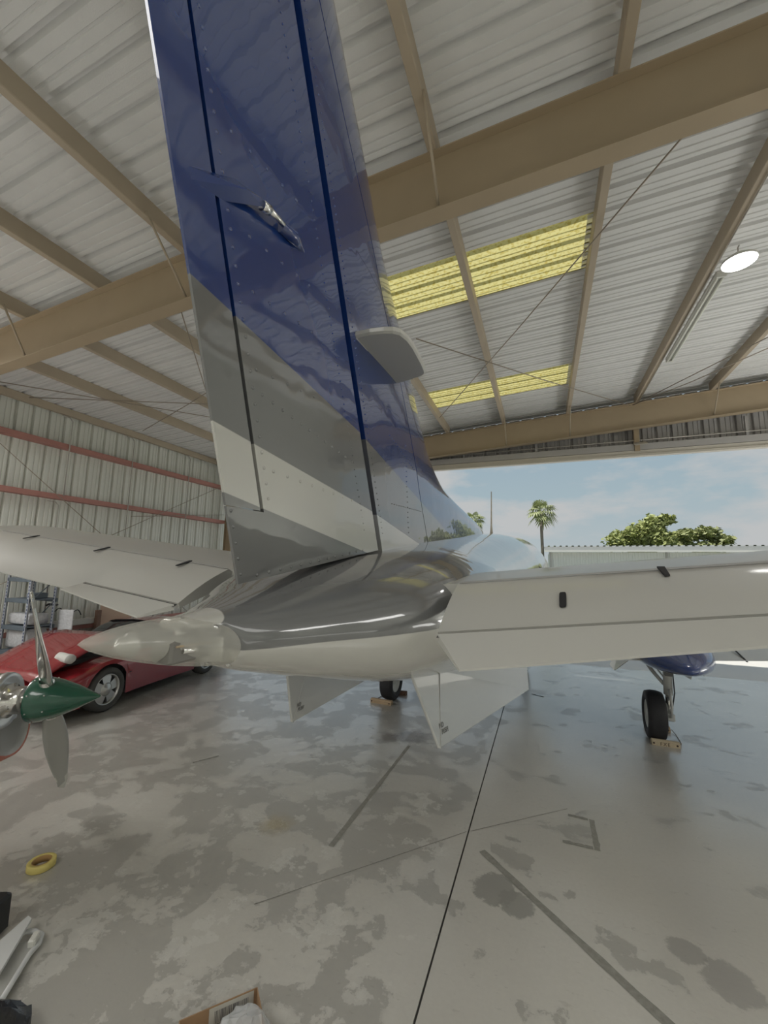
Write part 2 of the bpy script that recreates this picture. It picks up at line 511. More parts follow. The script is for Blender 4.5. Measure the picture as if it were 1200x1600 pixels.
ceil = empty('ceiling', (0, 0, 5.5), kind='structure')
def ch(mb, name, mt, parent=ceil):
    mb.off = -Vector(parent.location)
    return mb
def cbuild(name, mt, make, parent):
    mb = MB(); mb.off = -Vector(parent.location)
    make(mb)
    return mb.build(name, mt, parent)
def roof_strip(y0, x0, x1, name, mt):
    def mk(mb):
        rows = []
        for yo, zo in PROF_R:
            rows.append([(x0, y0 + yo, roof_z(x0) + zo), (x1, y0 + yo, roof_z(x1) + zo)])
        mb.grid(rows, smooth=False)
    return cbuild(name, mt, mk, ceil)
Y_EDGE = 4.70
n0 = int(math.ceil((Y_EDGE - YB) / PW)); n1 = int(math.ceil((YF + 0.1 - Y_EDGE) / PW))
for i in range(-n0, n1):
    y0 = Y_EDGE + i * PW
    if i in (0, 4):
        roof_strip(y0, XL - 0.1, -2.24, 'roof_panel', m_roof)
        roof_strip(y0, 0.62, XR + 0.1, 'roof_panel', m_roof)
        roof_strip(y0 + 0.02, -2.34, -0.80, 'skylight_panel', m_sky)
        roof_strip(y0 + 0.02, -0.80, 0.70, 'skylight_panel', m_sky)
    else:
        roof_strip(y0, XL - 0.1, XR + 0.1, 'roof_panel', m_roof)

# purlins (Z sections on top of the rafters)
for i in range(-6, 8):
    x = -0.78 + 1.47 * i
    if x < XL + 0.4 or x > XR - 0.2: continue
    for (ya, yb) in ((YB, 3.235), (3.235, 10.7)):
        def mk(mb, x=x, ya=ya, yb=yb):
            zb, zt = raft_z(x) + 0.002, roof_z(x) - 0.004
            s = 1 if x > 0 else -1
            sec = [(x - 0.012 * s, zt), (x - 0.012 * s, zb + 0.008), (x - 0.005 * s, zb), (x + 0.068 * s, zb), (x + 0.072 * s, zb + 0.004), (x + 0.072 * s, zb + 0.022),
                   (x + 0.067 * s, zb + 0.022), (x + 0.065 * s, zb + 0.007), (x - 0.004 * s, zb + 0.008), (x - 0.004 * s, zt)]
            mb.prism([(a, ya, z) for a, z in sec], (0, yb - ya, 0))
        cbuild('purlin', m_tan_light, mk, ceil)
# eave strut along the left wall
cbuild('eave_strut', m_tan_light, lambda mb: mb.box((-9.755, 3.2, 5.475), (0.09, 15.0, 0.15)), ceil)

def rafter(yc, depth=0.60, fw=0.166):
    def mk(mb):
        x0, x1 = XL + 0.12, XR - 0.1
        t = 0.012
        def bar(y0, y1, za, zb):
            # za, zb offsets from raft_z
            vs = []
            for x in (x0, x1):
                z = raft_z(x)
                vs += [(x, y0, z + za), (x, y1, z + za), (x, y1, z + zb), (x, y0, z + zb)]
            mb.add(vs, [(0, 1, 2, 3), (7, 6, 5, 4), (0, 4, 5, 1), (1, 5, 6, 2), (2, 6, 7, 3), (3, 7, 4, 0)])
        h = fw / 2
        # one closed I-section
        sec = [(-h, 0), (h, 0), (h, -t), (0.006, -t), (0.006, -depth + t), (h, -depth + t), (h, -depth), (-h, -depth), (-h, -depth + t), (-0.006, -depth + t), (-0.006, -t), (-h, -t)]
        n = len(sec); vs = []
        for x in (x0, x1):
            for a, z in sec: vs.append((x, yc + a, raft_z(x) + z))
        fs = [tuple(range(n - 1, -1, -1)), tuple(range(n, 2 * n))]
        for i in range(n):
            j = (i + 1) % n; fs.append((i, j, n + j, n + i))
        mb.add(vs, fs)
    return cbuild('rafter', m_tan, mk, ceil)
rafter(3.233); rafter(10.70)
# flange braces from purlin bottoms to the rafter's lower flange
for (x, y, dy) in ((-3.72, 3.233, -0.62), (-0.78, 3.233, -0.55), (-6.66, 3.233, -0.35), (0.72, 10.7, -0.6), (3.63, 10.7, -0.5), (-0.78, 10.7, -0.5)):
    cbuild('flange_brace', m_tan_light, lambda mb: mb.tube([(x + 0.02, y + dy, raft_z(x) + 0.03), (x + 0.02, y - 0.02, raft_z(x) - 0.57)], 0.013, 6), ceil)
# roof bracing rods
for a, b in (((1.64, 3.3), (-2.2, 9.3)), ((-1.76, 5.86), (2.05, 10.6)), ((3.95, 8.7), (2.1, 10.6)), ((-9.4, 3.4), (-4.0, 10.6)), ((-9.4, 10.4), (-4.2, 3.4)), ((-9.2, 4.6), (-3.6, 7.9)), ((-4.6, 5.4), (-8.9, 6.8)), ((2.1, 4.0), (7.0, 10.6)), ((7.0, 3.4), (2.1, 10.6))):
    za, zb = raft_z(a[0]) - 0.06, raft_z(b[0]) - 0.06
    mid = ((a[0] + b[0]) / 2, (a[1] + b[1]) / 2, (za + zb) / 2 - 0.03)
    cbuild('brace_rod', m_cable, lambda mb: mb.tube([(*a, za), mid, (*b, zb)], 0.009, 6), ceil)
cbuild('conduit', m_conduit, lambda mb: mb.tube([(2.22, 3.35, raft_z(2.2) - 0.02), (2.22, 10.6, raft_z(2.2) - 0.02)], 0.009, 6), ceil)

# ------------------------------------------------------------------ walls
wl_ = empty('wall_left', (XL, 3.2, 0), kind='structure')
def wall_sheet(parent, y0, mt, x, out=-1, z0=-0.10, z1=5.62):
    def mk(mb):
        rows = [[(x + out * zo * 1.1, y0 + yo, z0), (x + out * zo * 1.1, y0 + yo, z1)] for yo, zo in PROF_R]
        mb.grid(rows, smooth=False)
    return cbuild('wall_panel', mt, mk, parent)
y = YB - 0.05 + 0.33
while y < YF - 0.3:
    wall_sheet(wl_, y, m_wall, XL); y += PW
for zb in (0.70, 2.40, 3.52, 4.65):
    def mk(mb, zb=zb):
        x0, x1 = XL + 0.01, -9.70
        sec = [(x0, zb), (x1, zb), (x1, zb + 0.105), (x1 - 0.006, zb + 0.105), (x1 - 0.006, zb + 0.007), (x0, zb + 0.007)]
        mb.prism([(a, YB, z) for a, z in sec], (0, 10.62 - YB, 0))
    cbuild('girt', m_girt, mk, wl_)
for y in (3.233, 10.70):
    def mk(mb, y=y):
        sec = [(-.15, .083), (-.15, -.083), (-.138, -.083), (-.138, -.006), (.138, -.006), (.138, -.083), (.15, -.083), (.15, .083), (.138, .083), (.138, .006), (-.138, .006), (-.138, .083)]
        mb.prism([(-9.55 + a, y + b, 0.0) for a, b in sec], (0, 0, 5.34))
    cbuild('column', m_tan, mk, wl_)
for a, b in (((3.6, 5.05), (9.9, 0.4)), ((10.3, 4.7), (4.0, 1.3)), ((7.3, 3.35), (10.5, 3.8))):
    cbuild('brace_rod', m_cable, lambda mb: mb.tube([(-9.66, a[0], a[1]), (-9.66, b[0], b[1])], 0.008, 6), wl_)
for yy, zt, zb in ((5.70, 5.35, 3.6), (5.62, 3.45, 0.9), (7.2, 5.35, 1.0), (9.0, 5.35, 1.0)):
    cbuild('conduit', m_conduit, lambda mb: mb.tube([(-9.68, yy - 0.22, zt), (-9.68, yy - 0.07, zt), (-9.68, yy, zt - 0.07), (-9.68, yy, zb)], 0.012, 6), wl_)

wb_ = empty('wall_back', (0, YB, 0), kind='structure')
def wall_sheet_x(parent, x0, mt, y, z0, z1f, out=1, name='wall_panel'):
    def mk(mb):
        rows = [[(x0 + xo, y + out * zo, z0), (x0 + xo, y + out * zo, z1f(x0 + xo))] for xo, zo in PROF_R]
        mb.grid(rows, smooth=False)
    return cbuild(name, mt, mk, parent)
x = XL
while x < XR - 0.1:
    wall_sheet_x(wb_, x, m_wall, YB, -0.1, lambda xx: roof_z(xx) - 0.005, -1); x += PW
wr_ = empty('wall_right', (XR, 3.2, 0), kind='structure')
y = YB - 0.05 + 0.33
while y < YF - 0.3:
    wall_sheet(wr_, y, m_wall, XR, 1, z1=6.75); y += PW

wf_ = empty('wall_front', (0, YF, 5), kind='structure')
x = XL
while x < XR - 0.1:
    wall_sheet_x(wf_, x, m_siding, YF + 0.12, 5.0, lambda xx: roof_z(xx) - 0.005, 1, 'siding_panel'); x += PW
cbuild('header_beam', m_header, lambda mb: mb.box((0, YF + 0.02, 4.955), (XR - XL, 0.16, 0.13)), wf_)
cbuild('header_trim', m_header, lambda mb: mb.box((0, YF - 0.075, 4.90), (XR - XL, 0.03, 0.05)), wf_)
cbuild('girt', m_siding, lambda mb: mb.box((0, YF + 0.0, 5.105), (XR - XL, 0.12, 0.15)), wf_)
cbuild('conduit', m_conduit, lambda mb: mb.tube([(XL + 0.2, YF - 0.04, 5.27), (XR - 0.2, YF - 0.04, 5.27)], 0.011, 6), wf_)
cbuild('post', m_tan, lambda mb: mb.box((2.19, YF - 0.02, 5.42), (0.11, 0.12, 0.84)), wf_)
cbuild('bracket', m_header, lambda mb: mb.add([(2.10, 10.62, 5.08), (2.36, 10.62, 5.10), (2.36, 10.86, 5.22), (2.10, 10.86, 5.20), (2.10, 10.62, 5.07), (2.36, 10.62, 5.09), (2.36, 10.86, 5.21), (2.10, 10.86, 5.19)],
       [(0, 1, 2, 3), (7, 6, 5, 4), (0, 4, 5, 1), (1, 5, 6, 2), (2, 6, 7, 3), (3, 7, 4, 0)]), wf_)
for x in (-1.9, -0.05, 4.3, 7.0):
    cbuild('strut', m_siding, lambda mb: mb.box((x, YF - 0.01, 5.40), (0.05, 0.06, 0.46)), wf_)

# ------------------------------------------------------------------ lamps
def high_bay(x, y, label, lit=True):
    z = raft_z(x) - 0.13
    r = empty('high_bay_lamp', (x, y, z), label, 'ceiling lamp', None)
    MB().lathe([(0.0, 0.02), (0.0, 0.07), (-0.05, 0.11), (-0.075, 0.175), (-0.10, 0.185), (-0.105, 0.172), (-0.098, 0.168)], (0, 0, 0), (0, 0, 1), 32).build('housing', m_fix, r)
    MB().lathe([(-0.099, 0.001), (-0.099, 0.168)], (0, 0, 0), (0, 0, 1), 32).build('diffuser', m_led, r)
    MB().tube([(0, 0, 0.0), (0, 0, 0.09), (0.015, 0, 0.12)], 0.008, 6).build('hook', m_conduit, r)
    return r
high_bay(2.34, 5.69, 'lit round LED high bay lamp hanging at the end of the strip light')

def strip_light(x, y, label, lit=True, drop=0.0, L=2.4):
    z = raft_z(x) - 0.05 - drop
    r = empty('strip_light', (x, y, z), label, 'strip light', 'fluorescent strip lights')
    MB().rbox((0, L / 2, 0.02), (0.115, L, 0.06), 0.012).build('housing', m_fix, r)
    for s in (-1, 1):
        MB().tube([(s * 0.035, 0.03, -0.03), (s * 0.035, L - 0.03, -0.03)], 0.016, 10).build('tube', m_tube if lit else m_tubev, r)
    for yy in (0.02, L - 0.02):
        MB().rbox((0, yy, -0.02), (0.115, 0.03, 0.06), 0.006).build('end_cap', m_fix, r)
    if drop:
        for yy in (0.3, L - 0.3):
            MB().tube([(0, yy, 0.05), (0, yy, drop + 0.04)], 0.006, 6).build('hanger', m_conduit, r)
    return r
strip_light(2.32, 6.12, 'unlit white fluorescent strip light fixed under the purlin right of the door bay', lit=False)

# ------------------------------------------------------------------ twin turboprop (frame: u right, v forward, q up)
AX = Vector((0.0399680383, 0.9992009587, 0.0))
_n = Vector((0.9992009587, -0.0399680383, 0.0)); PHI = -0.022
LAT = _n * math.cos(PHI) + Vector((0, 0, math.sin(PHI)))
UPV = -_n * math.sin(PHI) + Vector((0, 0, math.cos(PHI)))
plane = empty('twin_turboprop', (0, 0, 0), 'white twin turboprop aeroplane with blue and grey striped tail fin nearest the camera', 'airplane')
plane.matrix_world = Matrix(((LAT.x, AX.x, UPV.x, -0.566), (LAT.y, AX.y, UPV.y, 6.45), (LAT.z, AX.z, UPV.z, 0.0), (0, 0, 0, 1)))

def livery(name, mode):
    m = bpy.data.materials.new(name); m.use_nodes = True
    nb = NB(m); b = nb.n['Principled BSDF']
    tc = nb.n.new('ShaderNodeTexCoord'); tc.object = plane
    sep = nb.n.new('ShaderNodeSeparateXYZ'); nb.l.new(tc.outputs['Object'], sep.inputs[0])
    U_, V_, Q_ = sep.outputs
    def above(v0, q0, slope, e=0.0012):   # 1 above the line q = q0 + slope*(v-v0)
        d = nb.op('SUBTRACT', nb.op('SUBTRACT', Q_, q0), nb.op('MULTIPLY', nb.op('SUBTRACT', V_, v0), slope))
        return nb.ramp01(d, -e, e)
    if mode == 'tail':
        c = nb.mixc(above(-5.534, 2.312, -0.175), GREY_PAINT, WHITE_PAINT)
        # below the lowest line it is grey only on the rudder
        c = nb.mixc(nb.ramp01(V_, -4.862, -4.858), c, WHITE_PAINT)
        c = nb.mixc(above(-5.712, 2.500, -0.160), c, GREY_PAINT)
        c = nb.mixc(above(-5.812, 2.814, -0.206), c, NAVY)
    else:
        aft = nb.ramp01(nb.op('SUBTRACT', V_, nb.op('ADD', -5.600, nb.op('MULTIPLY', nb.op('SUBTRACT', Q_, 2.099), 1.27))), 0.0, 0.003)
        lo = above(-5.64, 1.964, 0.05)
        up = nb.op('SUBTRACT', 1.0, above(-4.72, 2.238, -0.12))
        up = nb.op('MAXIMUM', up, nb.ramp01(V_, -4.70, -4.705))
        fw = above(-4.15, 2.175, 0.55)
        f = nb.op('MULTIPLY', nb.op('MULTIPLY', aft, lo), nb.op('MULTIPLY', up, fw))
        c = nb.mixc(f, WHITE_PAINT, GREY_PAINT)
        for v0 in (-4.72, -3.62, -2.55, -1.4, -0.2):
            dl = nb.op('ABSOLUTE', nb.op('SUBTRACT', V_, v0))
            ln = nb.op('SUBTRACT', 1.0, nb.ramp01(dl, 0.0022, 0.0036))
            c = nb.mixc(nb.op('MULTIPLY', ln, 0.55), c, (0.05, 0.05, 0.05))
    nb.l.new(c, b.inputs['Base Color'])
    b.inputs['Roughness'].default_value = 0.22
    b.inputs['Coat Weight'].default_value = 1.0; b.inputs['Coat Roughness'].default_value = 0.02; b.inputs['Coat IOR'].default_value = 1.68
    # faint waviness of thin riveted skin
    no = nb.noise(tc.outputs['Object'], 5.5, 2, 0.5)
    bp = nb.n.new('ShaderNodeBump'); bp.inputs['Strength'].default_value = 0.10; bp.inputs['Distance'].default_value = 0.02
    nb.l.new(no, bp.inputs['Height']); nb.l.new(bp.outputs[0], b.inputs['Normal']); nb.l.new(bp.outputs[0], b.inputs['Coat Normal'])
    return m
m_tail = livery('striped_tail_paint', 'tail')
m_fus = livery('fuselage_paint', 'fuselage')

def interp(xs, ys, x):
    """smooth monotone-ish cubic through points"""
    n = len(xs)
    if x <= xs[0]: return ys[0]
    if x >= xs[-1]: return ys[-1]
    i = max(k for k in range(n) if xs[k] <= x); i = min(i, n - 2)
    d = [(ys[k + 1] - ys[k]) / (xs[k + 1] - xs[k]) for k in range(n - 1)]
    def slope(k):
        if k == 0: return d[0]
        if k == n - 1: return d[-1]
        a, b = d[k - 1], d[k]
        return 0.0 if a * b <= 0 else 2 * a * b / (a + b)
    hh = xs[i + 1] - xs[i]; t = (x - xs[i]) / hh
    m0, m1 = slope(i) * hh, slope(i + 1) * hh
    return (2*t**3 - 3*t*t + 1) * ys[i] + (t**3 - 2*t*t + t) * m0 + (-2*t**3 + 3*t*t) * ys[i + 1] + (t**3 - t*t) * m1

FV = [-5.76, -5.685, -5.66, -5.5, -5.35, -5.2, -5.0, -4.5, -4.0, -3.3, -2.5, -1.5, 0.0, 1.0, 1.7, 2.3, 3.0, 3.8, 4.3]
FW = [.045, .075, .115, .235, .355, .44, .48, .50, .52, .55, .60, .66, .69, .69, .66, .62, .50, .30, .08]
FT = [2.036, 2.046, 2.050, 2.088, 2.128, 2.162, 2.203, 2.268, 2.33, 2.405, 2.495, 2.585, 2.66, 2.64, 2.50, 2.14, 1.95, 1.75, 1.52]
FB = [2.008, 2.0, 1.928, 1.868, 1.828, 1.79, 1.742, 1.63, 1.49, 1.32, 1.12, .98, .90, .88, .89, .92, 1.0, 1.13, 1.32]
FC = [2.020, 2.018, 1.985, 1.99, 2.00, 2.015, 2.03, 2.02, 1.96, 1.87, 1.80, 1.74, 1.68, 1.62, 1.55, 1.50, 1.46, 1.43, 1.42]
FP = [2.0, 2.0, 2.1, 2.1, 2.2, 2.4, 2.5, 2.4, 2.3, 2.4, 2.4, 2.4, 2.4, 2.4, 2.4, 2.3, 2.2, 2.1, 2.0]
def fus_section(v, n=56):
    w, t, b, c, p = (interp(FV, a, v) for a in (FW, FT, FB, FC, FP))
    row = []
    for k in range(n):
        a = 2 * math.pi * k / n
        cu, sq = math.cos(a), math.sin(a)
        uu = w * math.copysign(abs(cu) ** (2 / p), cu)
        hh = (t - c) if sq >= 0 else (c - b)
        row.append((uu, v, c + hh * math.copysign(abs(sq) ** (2 / p), sq)))
    return row
rows = []
v = -5.76
while v < 4.3:
    rows.append(fus_section(v)); v += 0.0125 if v < -5.6 else 0.025 if v < -5.4 else (0.05 if v < -4 else 0.14)
rows.append(fus_section(4.3))
fus = MB().grid(rows, True, closed=True, capends=True).build('fuselage', m_fus, plane)
for s in (-1, 1):       # cabin windows
    for vv in (-1.9, -1.1, -0.3, 0.5):
        pts = []
        for k in range(20):
            a = 2 * math.pi * k / 20
            dv, q = 0.14 * math.cos(a), 2.02 + 0.19 * math.sin(a)
            w, t, c, p = (interp(FV, x, vv + dv) for x in (FW, FT, FC, FP))
            uu = w * (1 - ((q - c) / (t - c)) ** p) ** (1 / p)
            pts.append((s * (uu - 0.01), vv + dv, q))
        MB().prism(pts, (s * 0.016, 0, 0)).build('window', m_black, fus)
MB().tube([(0, -1.35, 2.56), (0, -1.36, 2.70), (0, -1.37, 3.11)], [0.020, 0.010, 0.005], 8).build('whip_antenna', m_header, fus)

# --- tail light lens
def lens_rows(n=40, m=20):
    """clear cone; its forward rim is cut back on top where the skin overlaps it"""
    rows = []
    for i in range(m + 1):
        row = []
        for k in range(n):
            a = 2 * math.pi * k / n
            v0 = -5.625 - 0.115 * max(0.0, math.sin(a)) ** 1.5
            v = v0 + (-5.955 - v0) * (i / m)
            t = (v + 5.625) / (-5.955 + 5.625)
            f = max(0.0, 1 - t ** 1.75) ** 0.80
            row.append((0.106 * f * math.cos(a), v, 1.972 + 0.038 * t + 0.060 * f ** 0.9 * math.sin(a)))
        rows.append(row)
    return rows
lens = MB().grid(lens_rows(), True, closed=True, capends=False).build('tail_light_lens', m_lens, plane)
tag(lens, 'hazy clear tail cone lens with lamp visible inside')
MB().rbox((0.045, -5.772, 1.980), (0.060, 0.105, 0.046), 0.005).build('lamp_tray', mat('lamp_tray_grey', (0.16, 0.155, 0.14), 0.5), lens)
MB().tube([(0.0765, -5.80, 1.982), (0.0765, -5.745, 1.978)], 0.006, 10).build('flash_tube', m_chrome, lens)
MB().tube([(0.0755, -5.815, 1.992), (0.0755, -5.725, 1.988)], 0.0025, 6).build('wire', m_tan, lens)
MB().lathe([(0, 0.001), (0.01, 0.016), (0.026, 0.018), (0.03, 0.024), (0.036, 0.024)], (0.016, -5.900, 1.998), (0, 1, 0), 16).build('position_lamp', m_alu, lens)
MB().rbox((0.0, -5.690, 1.968), (0.15, 0.006, 0.05), 0.002).build('bulkhead', m_fix, lens)
for k in range(10):
    a = 2 * math.pi * (k + 0.3) / 10
    p = (0.104 * math.cos(a), -5.640 - 0.115 * max(0.0, math.sin(a)) ** 1.5, 1.974 + 0.0585 * math.sin(a))
    MB().lathe([(0.0, 0.007), (0.004, 0.006), (0.006, 0.001)], p, (math.cos(a), -0.35, math.sin(a)), 8).build('screw', m_alu, lens)

# --- fin and rudder
def vTE(q): return -5.579 - 0.333 * (q - 2.104)
def vTAB(q): return -5.534 - 0.336 * (q - 2.326)
def vRF(q): return -4.888 - 0.452 * (q - 2.239)
def vFA(q): return -4.845 - 0.445 * (q - 2.237)
SEQ = [2.10, 2.335, 2.461, 2.937, 3.259, 3.494, 3.83, 4.20, 4.45]
SEV = [-4.12, -4.237, -4.316, -4.598, -4.858, -5.03, -5.33, -5.62, -5.80]
def vSE(q): return interp(SEQ, SEV, q)
LEQ = [2.30, 2.545, 2.575, 2.683, 2.835, 3.02, 3.17, 3.416, 3.607, 3.904, 4.056, 4.238, 4.36, 4.45]
LEV = [-1.95, -1.96, -2.12, -3.56, -3.99, -4.21, -4.36, -4.60, -4.81, -5.04, -5.17, -5.32, -5.45, -5.62]
def vLE(q): return interp(LEQ, LEV, q)
QTOP = 4.45
def th(q): return max(0.03, 0.086 - 0.014 * (q - 2.2))
def topline(v): return interp(FV, FT, v)
def rud_bottom(v): return 2.104 + 0.177 * (v + 5.579)

def half_rudder(v, q):   # half thickness of the rudder surface
    t = (v - vTE(q)) / (vRF(q) - vTE(q)); t = min(1, max(0, t))
    return 0.004 + (th(q) - 0.004) * t ** 0.95
def half_fin(v, q):
    a, l = vFA(q), vLE(q); c = max(0.05, l - a)
    t = min(1, max(0, (v - a) / c))
    base = th(q) * (1 + 0.10 * math.sin(min(t, 0.5) * math.pi))
    return base * math.sqrt(max(0.0, 1 - max(0, (t - 0.25) / 0.75) ** 2.2))

def surf(fa, fb, qb, q1, half, nc, nq, name, mt, parent, cs=None, nose=None):
    """closed two-sided surface between chord lines fa(q) and fb(q), from base qb(v) to q1"""
    cs = cs or [i / nc for i in range(nc + 1)]
    def pt(c, j):
        q = q1
        for _ in range(6):
            v = fa(q) + (fb(q) - fa(q)) * c
            b = qb(v); q = b + (q1 - b) * j / nq
        v = fa(q) + (fb(q) - fa(q)) * c
        return v, q
    rows = []
    for j in range(nq + 1):
        right, left = [], []
        for c in cs:
            v, q = pt(c, j); h = max(0.0006, half(v, q))
            right.append((h, v, q)); left.append((-h, v, q))
        rows.append(right + left[::-1])
    o = MB().grid(rows, True, closed=True, capends=True).build(name, mt, parent)
    return edge_split(o, 40)

rudder = surf(lambda q: vTAB(q) + 0.006, vRF, rud_bottom, 4.40, half_rudder, 14, 40, 'rudder', m_tail, plane)
# rudder foot aft of the tab line
surf(vTE, lambda q: vTAB(q) + 0.0062, rud_bottom, 2.300, half_rudder, 6, 6, 'rudder_foot', m_tail, rudder)
tab = surf(vTE, lambda q: vTAB(q) - 0.006, lambda v: 2.303, 4.10, half_rudder, 8, 36, 'trim_tab', m_tail, rudder)
MB().grid([[(0.0, vTAB(q) - 0.01, q), (0.0, vTAB(q) + 0.01, q)] for q in (2.31, 4.1)], False).build('tab_hinge', m_dark, rudder)
# rounded nose of the rudder inside the hinge gap
rows = []
for j in range(25):
    q = 2.24 + (4.38 - 2.24) * j / 24
    rows.append([(th(q) * 0.96 * math.cos(a), vRF(q) + 0.03 * math.sin(a) - 0.001, q) for a in [math.pi * k / 8 for k in range(9)]])
MB().grid(rows, True).build('rudder_nose', m_navy, rudder)

def fin_base(v): return topline(v) - 0.05
fin = surf(vFA, lambda q: vSE(q) - 0.004, fin_base, QTOP, half_fin, 10, 44, 'fin', m_tail, plane)
lead = surf(lambda q: vSE(q) + 0.004, vLE, fin_base, QTOP, half_fin, 22, 60, 'leading_edge', m_tail, fin,
            cs=[1 - (1 - i / 22) ** 1.6 for i in range(23)])
rows = [[(s * 0.93 * half_fin(vSE(q), q), vSE(q) - 0.006, q), (s * 0.93 * half_fin(vSE(q), q), vSE(q) + 0.006, q)] for s in (1,) for q in [2.3 + 2.1 * k / 20 for k in range(21)]]
MB().grid(rows, False).build('seam', m_dark, fin)
def rivets(parent, rows, surfh, r=0.0055, name='rivets'):
    mb = MB()
    for (v0, q0, v1, q1, n) in rows:
        for i in range(n):
            t = i / max(1, n - 1)
            v, q = v0 + (v1 - v0) * t, q0 + (q1 - q0) * t
            for s in (1, -1):
                h = surfh(v, q)
                mb.lathe([(-0.001, r), (0.0015, r * 0.85), (0.0028, r * 0.45), (0.0032, 0.0004)], (s * h, v, q), (s, 0, 0), 7)
    o = mb.build(name, m_tail, parent)
    tag(o, kind='stuff')
    return o
rr = []
for q0, q1, n in ((2.34, 4.1, 44),): rr.append((vTAB(q0) + 0.03, q0, vTAB(q1) + 0.03, q1, n))
rr.append((-5.52, 2.128, -5.00, 2.222, 13))
for (va, qa) in ((-5.66, 2.88), (-5.69, 3.02), (-5.62, 2.68), (-5.78, 3.24)):
    rr.append((va + 0.02, qa, va + 0.26, qa + 0.018, 5))
rr.append((-5.57, 2.62, -5.12, 2.54, 12)); rr.append((-5.50, 2.42, -5.10, 2.40, 8))
rivets(rudder, rr, half_rudder)
rr2 = [(vRF(q0) - 0.085, q0, vRF(q1) - 0.085, q1, n) for q0, q1, n in ((2.30, 4.2, 80),)]
rivets(rudder, rr2, half_rudder, 0.0032, 'hinge_line_rivets')
rr3 = [(vFA(2.3) + 0.03, 2.3, vFA(4.3) + 0.03, 4.3, 90), (-4.53, 2.33, -4.60, 2.75, 18), (-4.80, 2.74, -4.47, 2.66, 15), (-4.75, 2.44, -4.35, 2.46, 15)]
rivets(fin, rr3, half_fin, 0.0030, 'rivets')
# rivets along the rudder trailing edge foot
rivets(rudder, [(vTE(2.13) + 0.012, 2.13, vTE(2.29) + 0.012, 2.29, 5)], half_rudder, 0.005, 'foot_rivets')

# trim tab actuator
act = MB()
ha = lambda v, q: half_rudder(v, q)
act.add([(ha(-5.85, 3.045) , -5.852, 3.055), (ha(-5.74, 3.10), -5.735, 3.132), (0.062, -5.664, 3.122), (0.058, -5.664, 3.104), (ha(-5.76, 3.06), -5.755, 3.05), (ha(-5.85, 3.03), -5.845, 3.028), (0.06, -5.72, 3.10)],
        [(0, 1, 6), (1, 2, 6), (2, 3, 6), (3, 4, 6), (4, 5, 6), (5, 0, 6)])
act.build('actuator_horn', m_navy, rudder)
MB().tube([(0.058, -5.665, 3.107), (0.062, -5.64, 3.112)], 0.014, 10).build('clevis', m_chrome, rudder)
MB().tube([(0.062, -5.645, 3.112), (0.064, -5.60, 3.118), (0.06, -5.555, 3.122)], [0.010, 0.007, 0.007], 8).build('push_rod', m_chrome, rudder)
MB().tube([(0.052, -5.58, 3.119), (0.060, -5.53, 3.124), (0.050, -5.46, 3.128)], [0.016, 0.019, 0.004], 10).build('rod_fairing', m_navy, rudder)

# blade antennas on the fin
for s in (1, -1):
    pts = [(0.060, -5.148), (0.135, -5.150), (0.189, -5.141), (0.222, -5.130), (0.244, -5.108), (0.256, -5.060), (0.258, -5.0), (0.250, -4.87), (0.243, -4.805), (0.236, -4.778), (0.218, -4.760), (0.14, -4.735), (0.050, -4.715)]
    mb = MB()
    lo, hi = [], []
    for i, (uu, vv) in enumerate(pts):
        lo.append((s * uu, vv, 3.022)); hi.append((s * uu, vv, 3.036))
    cx = s * 0.15
    inl = [(cx + (p[0] - cx) * 0.94, -4.94 + (p[1] + 4.94) * 0.96, 3.015) for p in lo]
    inh = [(cx + (p[0] - cx) * 0.94, -4.94 + (p[1] + 4.94) * 0.96, 3.043) for p in lo]
    n = len(pts)
    mb.add(inl + lo + hi + inh, [tuple(range(n)), tuple(range(4 * n - 1, 3 * n - 1, -1))] + [(r * n + i, r * n + (i + 1) % n, (r + 1) * n + (i + 1) % n, (r + 1) * n + i) for r in range(3) for i in range(n)])
    ant = mb.build('blade_antenna', m_white, fin)
    tag(ant, 'flat white rounded antenna plate sticking out of the fin')
    MB().prism([(s * 0.052, -5.14, 3.008), (s * 0.078, -5.14, 3.012), (s * 0.078, -5.14, 3.046), (s * 0.052, -5.14, 3.05)], (0, 0.40, 0)).build('mounting_strip', m_white, ant)

